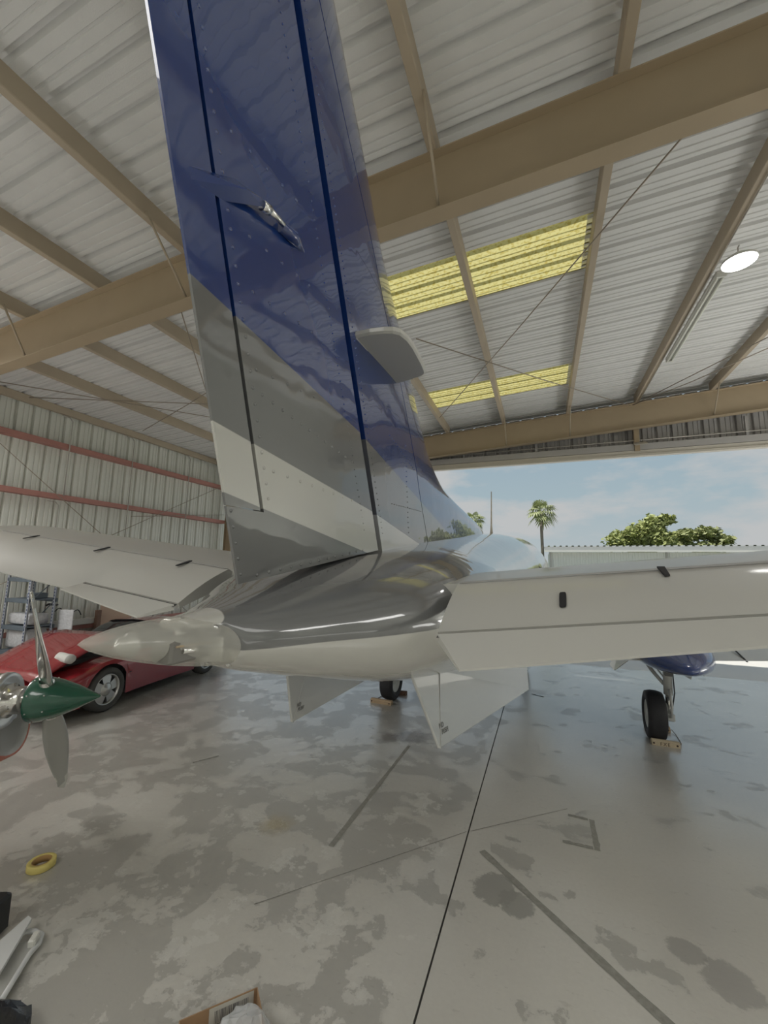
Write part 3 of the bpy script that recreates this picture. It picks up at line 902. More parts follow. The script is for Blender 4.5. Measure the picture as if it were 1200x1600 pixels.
# --- tailplane
def stab_top(a, s): return (2.118 + 0.118 * (a - 0.474)) if s > 0 else (2.127 + 0.090 * (a - 0.474))
def tab_q(a, s): return (1.998 + 0.150 * (a - 0.47)) if s > 0 else (2.006 + 0.090 * (a - 0.472))
def te_q(a, s):
    if s > 0: return 1.917 + 0.200 * (min(a, 1.2) - 0.47) + 0.13 * max(0, a - 1.2)
    return 1.950 + 0.148 * (min(a, 1.0) - 0.47) + 0.09 * max(0, a - 1.0)
HV, TV = -5.12, -5.35
def te_v(a): return -5.44 + 0.03 * max(0, a - 0.7)
TIP = 2.50
for s in (1, -1):
    rows = []
    for i in range(24):
        a = 0.36 + (TIP - 0.36) * i / 23
        le = -4.02 - 0.20 * max(0, a - 0.40) + (0.25 * max(0, 0.5 - a) if a < 0.5 else 0)
        qt = stab_top(a, s); qm = qt - 0.034
        ring = []
        N = 12
        for k in range(N + 1):              # upper: hinge -> LE
            t = k / N; v = -5.10 + (le + 5.10) * t
            y = 0.034 + 0.036 * math.sin(min(1, t / 0.55) * math.pi / 2) if t < 0.55 else 0.070 * math.sqrt(max(0, 1 - ((t - 0.55) / 0.45) ** 2))
            ring.append((s * a, v, qm + y))
        for k in range(N - 1, -1, -1):
            t = k / N; v = -5.10 + (le + 5.10) * t
            y = 0.034 + 0.026 * math.sin(min(1, t / 0.55) * math.pi / 2) if t < 0.55 else 0.060 * math.sqrt(max(0, 1 - ((t - 0.55) / 0.45) ** 2))
            ring.append((s * a, v, qm - y))
        rows.append(ring)
    stab = edge_split(MB().grid(rows, True, closed=True, capends=True).build('tailplane', m_white, plane), 40)
    # tip fairing with position light
    rows = []
    for i in range(17):
        t = i / 16
        v = -4.44 - 0.95 * t
        f = math.sin(math.pi * min(1, 0.06 + t ** 0.65 * 0.94)) ** 0.6 if t < 1 else 0.05
        q0 = stab_top(TIP, s) - 0.02 - 0.09 * t
        rows.append([(s * (TIP + 0.005 + 0.085 * max(0, math.sin(an)) * f), v, q0 + 0.062 * f * math.cos(an)) for an in [math.pi * k / 8 for k in range(9)]])
    tf = MB().grid(rows, True, capends=True).build('tip_fairing', m_white, stab)
    MB().lathe([(0.0, 0.030), (0.012, 0.028), (0.02, 0.018), (0.023, 0.001)], (s * (TIP + 0.06), -4.66, stab_top(TIP, s) - 0.015), (s * 0.55, -0.75, 0.35), 14).build('position_light', mat('dark_red_lens', (0.05, 0.006, 0.008), 0.15), tf)
    # elevator
    TABOUT = 1.35 if s > 0 else 1.005
    EO = TIP - 0.30
    def el_ring(a, aft):
        qt = stab_top(a, s)
        v2 = TV if aft == 'tab' else (te_v(a) if s > 0 else -5.405); q2 = tab_q(a, s) if aft == 'tab' else (te_q(a, s) if s > 0 else tab_q(a, s) - 0.026)
        if aft != 'tab' : v2 = min(v2, v2)
        th2 = 0.020 if aft == 'tab' else 0.005
        end = Vector((s * a, v2, q2)); th_pt = Vector((s * a, TV, tab_q(a, s)))
        if aft == 'tab': end = th_pt + Vector((0, 0.002, 0.0)); th_pt = th_pt + Vector((0, 0.004, 0.001))
        hg = Vector((s * a, HV, qt))
        d = end - hg; dn = d.normalized(); nn = Vector((0, -dn.z, dn.y))
        if nn.z > 0: nn = -nn
        ring = [end]
        for k in range(7):
            t = k / 6
            p = th_pt.lerp(hg, t); p.z += 0.010 * math.sin(math.pi * t)
            ring.append(p)
        # rounded nose tucked under the tailplane
        ring.append(Vector((s * a, HV + 0.030, qt - 0.012)))
        ring.append(Vector((s * a, HV + 0.040, qt - 0.034)))
        ring.append(Vector((s * a, HV + 0.022, qt - 0.056)))
        for k in range(5):
            t = k / 4
            ring.append(Vector((s * a, HV, qt)) + d * t + nn * (0.062 + (th2 - 0.062) * t))
        return ring
    rows = [el_ring(0.474 + (TABOUT - 0.474) * i / 8, 'tab') for i in range(9)]
    rows += [el_ring(TABOUT + 0.004 + (EO - TABOUT) * i / 8, 'te') for i in range(9)]
    elev = edge_split(MB().grid(rows, True, closed=True, capends=True).build('elevator', m_white, plane), 40)
    rows = []
    for i in range(9):
        t = i / 8
        a0 = 0.478 + (TABOUT - 0.004 - 0.478) * t
        shift = 0.075 * (1 - t) + (0.015 * t)
        p0 = Vector((s * a0, TV - 0.010, tab_q(a0, s) - 0.004)); a1 = a0 + shift
        p1 = Vector((s * a1, te_v(a1), te_q(a1, s)))
        n1 = Vector((0, 0, -1))
        pm = p0.lerp(p1, 0.5)
        rows.append([p0, pm + Vector((0, 0, 0.001)), p1, p1 + n1 * 0.005, pm + n1 * 0.013, p0 + n1 * 0.020])
    tb = edge_split(MB().grid(rows, True, closed=True, capends=True).build('trim_tab', m_white, elev), 30)
    rows = [[(s * a, TV + 0.002, tab_q(a, s) - 0.005), (s * a, TV - 0.016, tab_q(a, s) - 0.012)] for a in (0.476, TABOUT)]
    MB().grid(rows, False).build('tab_hinge', m_dark, elev)
    # dark hinge cut-outs
    for a in ((0.70, 1.25, 1.85) if s < 0 else (1.02, 1.9)):
        q = stab_top(a, s)
        pr = [(s * (a - 0.009), HV + 0.01, q + 0.0050), (s * (a + 0.009), HV + 0.01, q + 0.0055), (s * (a + 0.006), HV - 0.06, q - 0.016), (s * (a - 0.006), HV - 0.06, q - 0.0165)]
        MB().prism(pr, (0, 0, 0.004)).build('hinge_slot', m_dark, elev)
    MB().prism([(s * 0.48, HV + 0.006, stab_top(0.48, s) + 0.004), (s * EO, HV + 0.006, stab_top(EO, s) + 0.004), (s * EO, HV - 0.004, stab_top(EO, s) + 0.001), (s * 0.48, HV - 0.004, stab_top(0.48, s) + 0.001)], (0, 0, 0.001)).build('hinge_gap', m_siding, elev)
    if s > 0:
        # drain / inspection slot in the elevator skin
        pr = []
        for k in range(16):
            an = 2 * math.pi * k / 16
            du = 0.0085 * math.copysign(abs(math.cos(an)) ** 0.5, math.cos(an)); dd = 0.068 * math.copysign(abs(math.sin(an)) ** 0.35, math.sin(an))
            t = 0.62 + dd * 2.0
            a = 0.777 + du
            v_ = HV + (TV - HV) * t; q_ = stab_top(a, s) + (tab_q(a, s) - stab_top(a, s)) * t + 0.012 * math.sin(math.pi * (1 - t)) + 0.0005
            pr.append((a, v_, q_))
        MB().prism(pr, (0, 0, 0.002)).build('inspection_slot', m_dark, elev)

# --- strakes
def strake(s, tet, tip, fb, ft):
    P = [Vector(x) for x in (tet, tip, fb, ft)]
    nrm = (P[1] - P[0]).cross(P[2] - P[1]).normalized() * 0.006
    o = MB().prism([p - nrm for p in P], nrm * 2).build('strake', m_strake, plane)
    bevel(o, 0.003, 1)
    out = nrm if nrm.x * s > 0 else -nrm
    # stiffener fold from root to tip
    a = P[0].lerp(P[3], 0.155) + (P[1] - P[0]) * 0.02; b = P[1] + (P[2] - P[1]) * 0.004
    for f in (1, -1):
        MB().tube([a + out * 0.75 * f, b + out * 0.75 * f], 0.0035, 6).build('stiffener', m_strake, o)
    for f in (1, -1):
        along = (P[2] - P[1]).normalized(); perp = (P[0] - P[1]).normalized()
        for line, (da, db) in (('NO', (0.05, 0.075)), ('PUSH', (0.055, 0.048))):
            zz = (out * f).normalized(); xx = along if zz.cross(along).dot(perp) > 0 else -along
            yy = zz.cross(xx).normalized(); xx = yy.cross(zz)
            pos = P[1] + along * (da + (0 if xx.dot(along) > 0 else 0.055)) + perp * db + out * f * 1.25
            text_mesh(line, 0.026, m_inkg, o, Matrix(((xx.x, yy.x, zz.x, pos.x), (xx.y, yy.y, zz.y, pos.y), (xx.z, yy.z, zz.z, pos.z), (0, 0, 0, 1))), 'LEFT')
    return o
strake(1, (0.272, -5.02, 1.83), (0.350, -4.864, 1.508), (0.556, -3.40, 1.377), (0.545, -3.40, 1.52))
strake(-1, (-0.285, -4.96, 1.78), (-0.350, -4.790, 1.452), (-0.556, -3.40, 1.33), (-0.545, -3.40, 1.50))

# --- wings, nacelles, gear
for s in (1, -1):
    def wq(a): return 1.135 + 0.118 * (a - 0.6)
    rows = []
    for i in range(26):
        a = 0.45 + (7.55 - 0.45) * i / 25
        le = 1.35 - 0.075 * (a - 0.5); te = -1.10 + 0.10 * (a - 0.5) * (1 if a > 3 else 0.0) - (0.25 if a > 3 else 0) * 0
        if a > 3: te = -1.10 + 0.12 * (a - 3)
        ring = []
        c = le - te; N = 12; tt = 0.15 * c * (1 - 0.03 * a)
        for k in range(N + 1):
            t = k / N; y = tt * 0.6 * (2.97 * math.sqrt(max(0, 1 - t)) - 1.26 * (1 - t) - 3.5 * (1 - t) ** 2 + 2.8 * (1 - t) ** 3 - 1.0 * (1 - t) ** 4) if True else 0
            ring.append((s * a, te + c * t, wq(a) + max(0.004, y) * 0.62))
        for k in range(N - 1, 0, -1):
            t = k / N; y = tt * 0.6 * (2.97 * math.sqrt(max(0, 1 - t)) - 1.26 * (1 - t) - 3.5 * (1 - t) ** 2 + 2.8 * (1 - t) ** 3 - 1.0 * (1 - t) ** 4)
            ring.append((s * a, te + c * t, wq(a) - max(0.004, y) * 0.38))
        rows.append(ring)
    wing = edge_split(MB().grid(rows, True, closed=True, capends=True).build('wing', m_white, plane), 40)
    for a in (2.45, 3.05):     # flap end gaps
        MB().prism([(s * (a - 0.008), -1.112, wq(a) - 0.006), (s * (a + 0.008), -1.112, wq(a) - 0.006), (s * (a + 0.008), -0.70, wq(a) + 0.075), (s * (a - 0.008), -0.70, wq(a) + 0.075)], (0, 0, 0.004)).build('flap_gap', m_dark, wing)
    # nacelle
    NV = [-1.62, -1.45, -1.1, -0.6, 0.0, 0.8, 1.6, 2.4, 2.9]
    NW = [0.02, 0.16, 0.33, 0.40, 0.42, 0.42, 0.40, 0.35, 0.24]
    NT = [1.30, 1.36, 1.46, 1.58, 1.66, 1.70, 1.70, 1.66, 1.52]
    NBm = [1.26, 1.21, 1.16, 1.115, 1.08, 1.06, 1.05, 1.10, 1.20]
    rows = []
    for i in range(40):
        v = NV[0] + (NV[-1] - NV[0]) * i / 39
        w, t, b = (interp(NV, x, v) for x in (NW, NT, NBm)); c = b + (t - b) * 0.5
        rows.append([(s * 1.87 + w * math.copysign(abs(math.cos(2 * math.pi * k / 28)) ** 0.85, math.cos(2 * math.pi * k / 28)), v,
                      c + (t - c) * math.copysign(abs(math.sin(2 * math.pi * k / 28)) ** 0.85, math.sin(2 * math.pi * k / 28))) for k in range(28)])
    nac = MB().grid(rows, True, closed=True, capends=True).build('nacelle', m_navy, plane)
    MB().lathe([(0, 0.17), (0.15, 0.16), (0.32, 0.10), (0.40, 0.03), (0.41, 0.001)], (s * 1.87, 2.9, 1.38), (0, 1, 0), 24).build('spinner', m_chrome, nac)
    for k in range(3):
        an = math.radians(60 + 120 * k) if s > 0 else math.radians(120 * k); c, sn = math.cos(an), math.sin(an)
        rows = []
        for i in range(9):
            t = i / 8; r = 0.13 + 0.86 * t; w = 0.075 * math.sin(math.pi * (0.25 + 0.62 * t)); tw = math.radians(80 - 55 * t)
            ring = []
            for j in range(8):
                b = 2 * math.pi * j / 8
                x1, y1 = w * math.cos(b), 0.010 * math.sin(b)
                xa, ya = x1 * math.cos(tw) - y1 * math.sin(tw), x1 * math.sin(tw) + y1 * math.cos(tw)
                ring.append((s * 1.87 + r * c - xa * sn, 3.05 + ya, 1.38 + r * sn + xa * c))
            rows.append(ring)
        MB().grid(rows, True, closed=True, capends=True).build('propeller_blade', m_black, nac)
    # main gear
    gz = 0.0216 * s * 1.9         # local height of the ground under this wheel
    gv = 0.285 if s > 0 else 0.24
    wu = s * 1.872
    gear = MB()
    su = s * 2.035
    gear.tube([(su, gv - 0.02, 1.25), (su, gv - 0.02, 0.62)], 0.052, 14).build('landing_gear_leg', m_gearw, plane)
    leg = COL.objects[-1] if False else [o for o in bpy.data.objects if o.name.startswith('landing_gear_leg')][-1]
    MB().tube([(su, gv - 0.02, 0.63), (su, gv - 0.02, gz + 0.30)], 0.036, 12).build('piston', m_chrome, leg)
    MB().rbox((su + s * 0.005, gv - 0.02, gz + 0.305), (0.10, 0.12, 0.09), 0.01).build('axle_block', m_gearw, leg)
    MB().rbox((su, gv - 0.085, 0.90), (0.09, 0.04, 0.07), 0.006).build('data_plate', m_inkg, leg)
    MB().tube([(su, gv - 0.09, 0.70), (su, gv - 0.20, gz + 0.47), (su, gv - 0.09, gz + 0.32)], [0.020, 0.016, 0.020], 8).build('torque_link', m_gearw, leg)
    MB().tube([(su + s * 0.05, gv - 0.05, 1.0), (su + s * 0.06, gv - 0.07, 0.66), (su + s * 0.02, gv - 0.09, gz + 0.40)], 0.008, 6).build('brake_hose', m_black, leg)
    MB().tube([(s * 1.74, gv + 0.28, 1.10), (s * 1.90, gv + 0.12, 0.86), (su - s * 0.04, gv, 0.74)], [0.022, 0.026, 0.022], 8).build('drag_brace', m_gearw, leg)
    MB().tube([(s * 1.82, gv + 0.28, 1.10), (su - s * 0.04, gv + 0.02, 0.83)], 0.011, 6).build('retract_rod', m_gearw, leg)
    # tyre and wheel
    R, hw = 0.302, 0.108
    prof = [(-hw * 0.72, 0.165), (-hw * 0.95, 0.20), (-hw, 0.245), (-hw * 0.88, 0.285), (-hw * 0.55, R - 0.006), (-0.03, R), (0.03, R), (hw * 0.55, R - 0.006), (hw * 0.88, 0.285), (hw, 0.245), (hw * 0.95, 0.20), (hw * 0.72, 0.165)]
    prof2 = []
    tyre = MB().lathe(prof, (wu, gv, gz + R - 0.003), (1, 0, 0), 40, closed=True).build('tyre', m_rubber, leg)
    pw = [(-0.085, 0.001), (-0.085, 0.045), (-0.06, 0.06), (-0.045, 0.10), (-0.05, 0.135), (-0.085, 0.158), (-0.088, 0.172), (-0.06, 0.172), (0.06, 0.172), (0.088, 0.172), (0.085, 0.158), (0.05, 0.135), (0.045, 0.10), (0.06, 0.06), (0.085, 0.045), (0.085, 0.001)]
    MB().lathe(pw, (wu, gv, gz + R - 0.003), (1, 0, 0), 32).build('wheel', m_gearw, leg)
    MB().tube([(wu + s * 0.06, gv, gz + R - 0.003), (su, gv, gz + R - 0.003)], 0.03, 10).build('axle', m_alu, leg)
    for du, sl in ((-0.36, -0.12), (0.30, 0.05)):
        pts = [(s * (1.87 + du), gv - 0.62, 1.10), (s * (1.87 + du), gv + 0.35, 1.06), (s * (1.87 + du + sl), gv + 0.30, 0.86), (s * (1.87 + du + sl), gv - 0.30, 0.90)]
        MB().prism(pts, (s * 0.012, 0, 0)).build('gear_door', m_white, plane)
# nose gear
MB().tube([(0, 3.35, 1.15), (0, 3.30, 0.30)], 0.045, 12).build('nose_gear_leg', m_gearw, plane)
MB().lathe([(-0.06, 0.12), (-0.085, 0.17), (-0.07, 0.225), (0, 0.25), (0.07, 0.225), (0.085, 0.17), (0.06, 0.12)], (0, 3.28, 0.25), (1, 0, 0), 30, closed=True).build('nose_tyre', m_rubber, plane)
MB().lathe([(-0.07, 0.001), (-0.05, 0.08), (-0.06, 0.125), (0.06, 0.125), (0.05, 0.08), (0.07, 0.001)], (0, 3.28, 0.25), (1, 0, 0), 24).build('nose_wheel', m_gearw, plane)

# ------------------------------------------------------------------ wheel chocks
def chock(x, y, rz, mt, label, text=None, L=0.30, w=0.090, hgt=0.066, flip=1):
    r = empty('wheel_chock', (x, y, 0), label, 'wheel chock', 'timber wheel chocks at the main wheels')
    r.rotation_euler = (0, 0, rz)
    f = flip
    sec = [(-w / 2 * f, 0.001), (w / 2 * f, 0.001), (w / 2 * f, hgt * 0.55), (w / 2 * f * 0.3, hgt), (-w / 2 * f * 0.55, hgt), (-w / 2 * f, hgt * 0.72)]
    MB().prism([(-L / 2, a, z) for a, z in sec], (L, 0, 0)).build('block', mt, r)
    for xx in (-L / 2 + 0.02, L / 2 - 0.03):
        MB().lathe([(0, 0.012), (0.003, 0.010), (0.004, 0.001)], (xx, -w / 2, hgt * 0.42), (0, -1, 0), 10).build('rope_hole', m_ink, r)
    if text:
        text_mesh(text, 0.056, m_ink, r, Matrix.Translation((-0.01, -w / 2 - 0.001, 0.008)) @ Matrix.Rotation(math.pi / 2, 4, 'X'), 'CENTER', 1.25)
    return r
m_woodl = mat('pale_timber', (0.50, 0.42, 0.30), 0.7, noise=0.2, nscale=14)
chock(1.375, 6.440, -0.01, m_woodl, 'pale timber wheel chock lettered FXE behind the wheel on the right', 'FXE')
chock(1.41, 7.00, 0.02, m_wood, 'brown timber wheel chock in front of the wheel on the right', flip=-1)
chock(-2.49, 6.500, -0.08, m_wood, 'brown timber wheel chock behind the wheel seen under the tail', None, 0.36)
chock(-2.42, 7.06, 0.05, m_woodd, 'dark timber wheel chock in front of the wheel seen under the tail', None, 0.34, flip=-1)
for (xa, ya, xb, yb, lab) in ((1.545, 6.46, 1.58, 7.00, 'thin rope between the chocks of the wheel on the right'), (-2.695, 6.51, -2.62, 7.05, 'thin rope between the chocks of the wheel under the tail')):
    o = MB().tube([(xa, ya, 0.03), (xa * 0.75 + xb * 0.25 + 0.03, ya * .75 + yb * .25, 0.006), (xa * .25 + xb * .75 + 0.03, ya * .25 + yb * .75, 0.006), (xb, yb, 0.03)], 0.005, 6).build('chock_rope', m_cable)
    tag(o, lab, 'rope', 'chock ropes')

# ------------------------------------------------------------------ red sports car
def car():
    f = Vector((0.147, -0.989, 0)); o = Vector((0.989, 0.147, 0)); z = Vector((0, 0, 1))
    org = Vector((-6.06 - 0.84 * 0.989, 4.49 - 0.84 * 0.147, 0)) - f * 1.16
    r = empty('sports_car', org, 'red sports car with its front lid raised, parked by the left wall', 'car')
    r.matrix_world = Matrix(((f.x, o.x, 0, org.x), (f.y, o.y, 0, org.y), (0, 0, 1, 0), (0, 0, 0, 1)))
    # local frame: x forward, y towards the visible side, z up
    SX = [-1.95, -1.80, -1.5, -1.16, -0.8, -0.4, 0.0, 0.4, 0.8, 1.16, 1.5, 1.8, 2.0, 2.08]
    ZS = [0.72, 0.80, 0.84, 0.85, 0.82, 0.80, 0.79, 0.77, 0.74, 0.72, 0.66, 0.58, 0.50, 0.42]     # shoulder height
    WS = [0.74, 0.80, 0.84, 0.86, 0.85, 0.83, 0.82, 0.82, 0.84, 0.86, 0.84, 0.78, 0.66, 0.50]     # half width
    RA = 0.355
    rows = []
    xs = []
    x = -1.95
    while x < 2.08: xs.append(x); x += 0.05
    xs.append(2.08)
    for x in xs:
        zs, w = interp(SX, ZS, x), interp(SX, WS, x)
        zb = 0.16 if abs(x) < 1.7 else 0.16 + (abs(x) - 1.7) * 0.25
        for xc in (1.16, -1.16):
            d = abs(x - xc)
            if d < RA: zb = max(zb, 0.315 + math.sqrt(RA * RA - d * d) - 0.0)
        ring = []
        def side(s):
            pts = []
            for t in (0, .15, .3, .42, .5, .58, .7, .85, .95):
                zz = zb + (zs - zb) * t
                zn = (zz - 0.16) / (zs - 0.16)
                bulge = w * (0.955 + 0.045 * math.sin(min(1, zn * 1.25) * math.pi * 0.62)) - (0.02 if abs(zz - 0.44) < 0.012 else 0)
                if zn > 0.85: bulge -= (zn - 0.85) * 0.28
                pts.append((x, s * bulge, zz))
            return pts
        a = side(1); b = side(-1)
        top = [(x, 0.72 * w, zs + 0.012), (x, 0.36 * w, zs + 0.03), (x, 0, zs + 0.035), (x, -0.36 * w, zs + 0.03), (x, -0.72 * w, zs + 0.012)]
        rows.append(a + top + b[::-1])
    body = edge_split(MB().grid(rows, True).build('body', m_red, r), 40)
    MB().grid([[(x, s * (interp(SX, WS, x) * 0.99 + 0.004), 0.475 - 0.008), (x, s * (interp(SX, WS, x) * 0.99 + 0.004), 0.475 + 0.008)] for s in (1,) for x in [-0.82 + 0.08 * k for k in range(21)]], False).build('side_groove', m_dark, body)
    MB().box((0, 0, 0.20), (3.7, 1.44, 0.10)).build('underbody', m_black, r)
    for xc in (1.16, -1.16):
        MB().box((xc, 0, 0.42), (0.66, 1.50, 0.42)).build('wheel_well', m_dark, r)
    # greenhouse
    rows = []
    for x, w, zt in ((0.55, 0.66, 0.79), (0.05, 0.60, 1.06), (-0.15, 0.58, 1.12), (-0.75, 0.56, 1.11), (-1.0, 0.60, 1.02), (-1.45, 0.70, 0.84)):
        rows.append([(x, 0.72, 0.76), (x, w, zt - 0.04), (x, w * 0.8, zt), (x, 0, zt + 0.02), (x, -w * 0.8, zt), (x, -w, zt - 0.04), (x, -0.72, 0.76)])
    edge_split(MB().grid(rows, True).build('windows', mat('car_glass', (0.02, 0.022, 0.024), 0.08), r), 30)
    rows = []
    for x, w, zt in ((-0.10, 0.575, 1.125), (-0.4, 0.57, 1.135), (-0.78, 0.55, 1.12)):
        rows.append([(x, w, zt - 0.045), (x, w * 0.82, zt), (x, 0, zt + 0.022), (x, -w * 0.82, zt), (x, -w, zt - 0.045)])
    MB().grid(rows, True).build('roof', m_red, r)
    # open front bay and raised lid
    MB().box((1.32, 0, 0.735), (0.80, 1.06, 0.06)).build('front_bay', m_dark, r)
    MB().rbox((1.25, -0.1, 0.78), (0.30, 0.55, 0.07), 0.02).build('spare_parts_tray', m_black, r)
    rows = []
    for i in range(9):
        t = i / 8; x = 2.02 - 1.12 * t; zl = 0.62 + 0.43 * t
        row = []
        for j in range(13):
            y = -0.68 + 1.36 * j / 12
            ridge = 0.022 * math.exp(-((abs(y) - 0.38) / 0.07) ** 2) + 0.03 * (1 - (y / 0.68) ** 2)
            row.append((x + 0.03 * (y / 0.68) ** 2, y * (0.86 + 0.14 * t), zl + ridge + 0.03 * math.sin(math.pi * t)))
        rows.append(row)
    lid = MB().grid(rows, True).build('front_lid', m_red, r)
    so = lid.modifiers.new('thick', 'SOLIDIFY'); so.thickness = 0.035; so.offset = -1
    MB().tube([(1.15, -0.55, 0.74), (1.02, -0.55, 0.98)], 0.008, 6).build('lid_stay', m_alu, r)
    MB().tube([(2.0, 0.55, 0.50), (2.06, 0.0, 0.43), (2.0, -0.55, 0.50)], 0.035, 8).build('front_bumper', m_black, r)
    # wheels
    for xc in (1.16, -1.16):
        for s in (1, -1):
            yo = s * 0.78
            ty = MB().lathe([(-0.085, 0.215), (-0.105, 0.235), (-0.11, 0.262), (-0.098, 0.292), (-0.07, 0.307), (0, 0.311), (0.07, 0.307), (0.098, 0.292), (0.11, 0.262), (0.105, 0.235), (0.085, 0.215)], (xc, yo - s * 0.035, 0.311), (0, s, 0), 40, closed=True).build('tyre', mat('grey_tyre', (0.06, 0.06, 0.058), 0.75, noise=0.15) if 'grey_tyre' not in MATS else MATS['grey_tyre'], r)
            wh = MB().lathe([(0.085, 0.218), (0.092, 0.210), (0.080, 0.200), (0.05, 0.192), (-0.06, 0.188)], (xc, yo - s * 0.035, 0.311), (0, s, 0), 40).build('wheel', m_alu, ty)
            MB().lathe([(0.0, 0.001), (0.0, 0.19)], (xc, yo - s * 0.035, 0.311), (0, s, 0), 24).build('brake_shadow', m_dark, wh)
            for k in range(5):
                a = 2 * math.pi * k / 5 + 0.3
                ca, sa = math.cos(a), math.sin(a)
                def P(rad, off, dep): return (xc + rad * ca - off * sa, yo + s * (dep - 0.035), 0.311 + rad * sa + off * ca)
                MB().add([P(0.06, -0.050, 0.072), P(0.06, 0.050, 0.072), P(0.20, 0.085, 0.058), P(0.20, -0.085, 0.058), P(0.06, -0.050, 0.03), P(0.06, 0.050, 0.03), P(0.20, 0.085, 0.02), P(0.20, -0.085, 0.02)],
                         [(0, 1, 2, 3), (7, 6, 5, 4), (0, 4, 5, 1), (1, 5, 6, 2), (2, 6, 7, 3), (3, 7, 4, 0)]).build('spoke', m_alu, wh)
            MB().lathe([(0.02, 0.10), (0.070, 0.095), (0.076, 0.07), (0.085, 0.045), (0.095, 0.03), (0.098, 0.001)], (xc, yo - s * 0.035, 0.311), (0, s, 0), 20).build('hub_cap', m_alu, wh)
    return r
car()
# towel roll on the wing of the car
tw = MB()
rows = []
for i in range(12):
    t = i / 11
    rows.append([(-6.46 + 0.30 * t + 0.018 * math.sin(9 * t), 4.02 - 0.05 * t + (0.072 + 0.006 * math.sin(7 * t + k)) * math.cos(2 * math.pi * k / 14), 0.83 + (0.062 + 0.004 * math.sin(5 * t + 2 * k)) * math.sin(2 * math.pi * k / 14)) for k in range(14)])
tw.grid(rows, True, closed=True, capends=True)
o = tw.build('towel', m_cloth)
tag(o, 'rolled white towel lying on the front wing of the red car', 'towel')

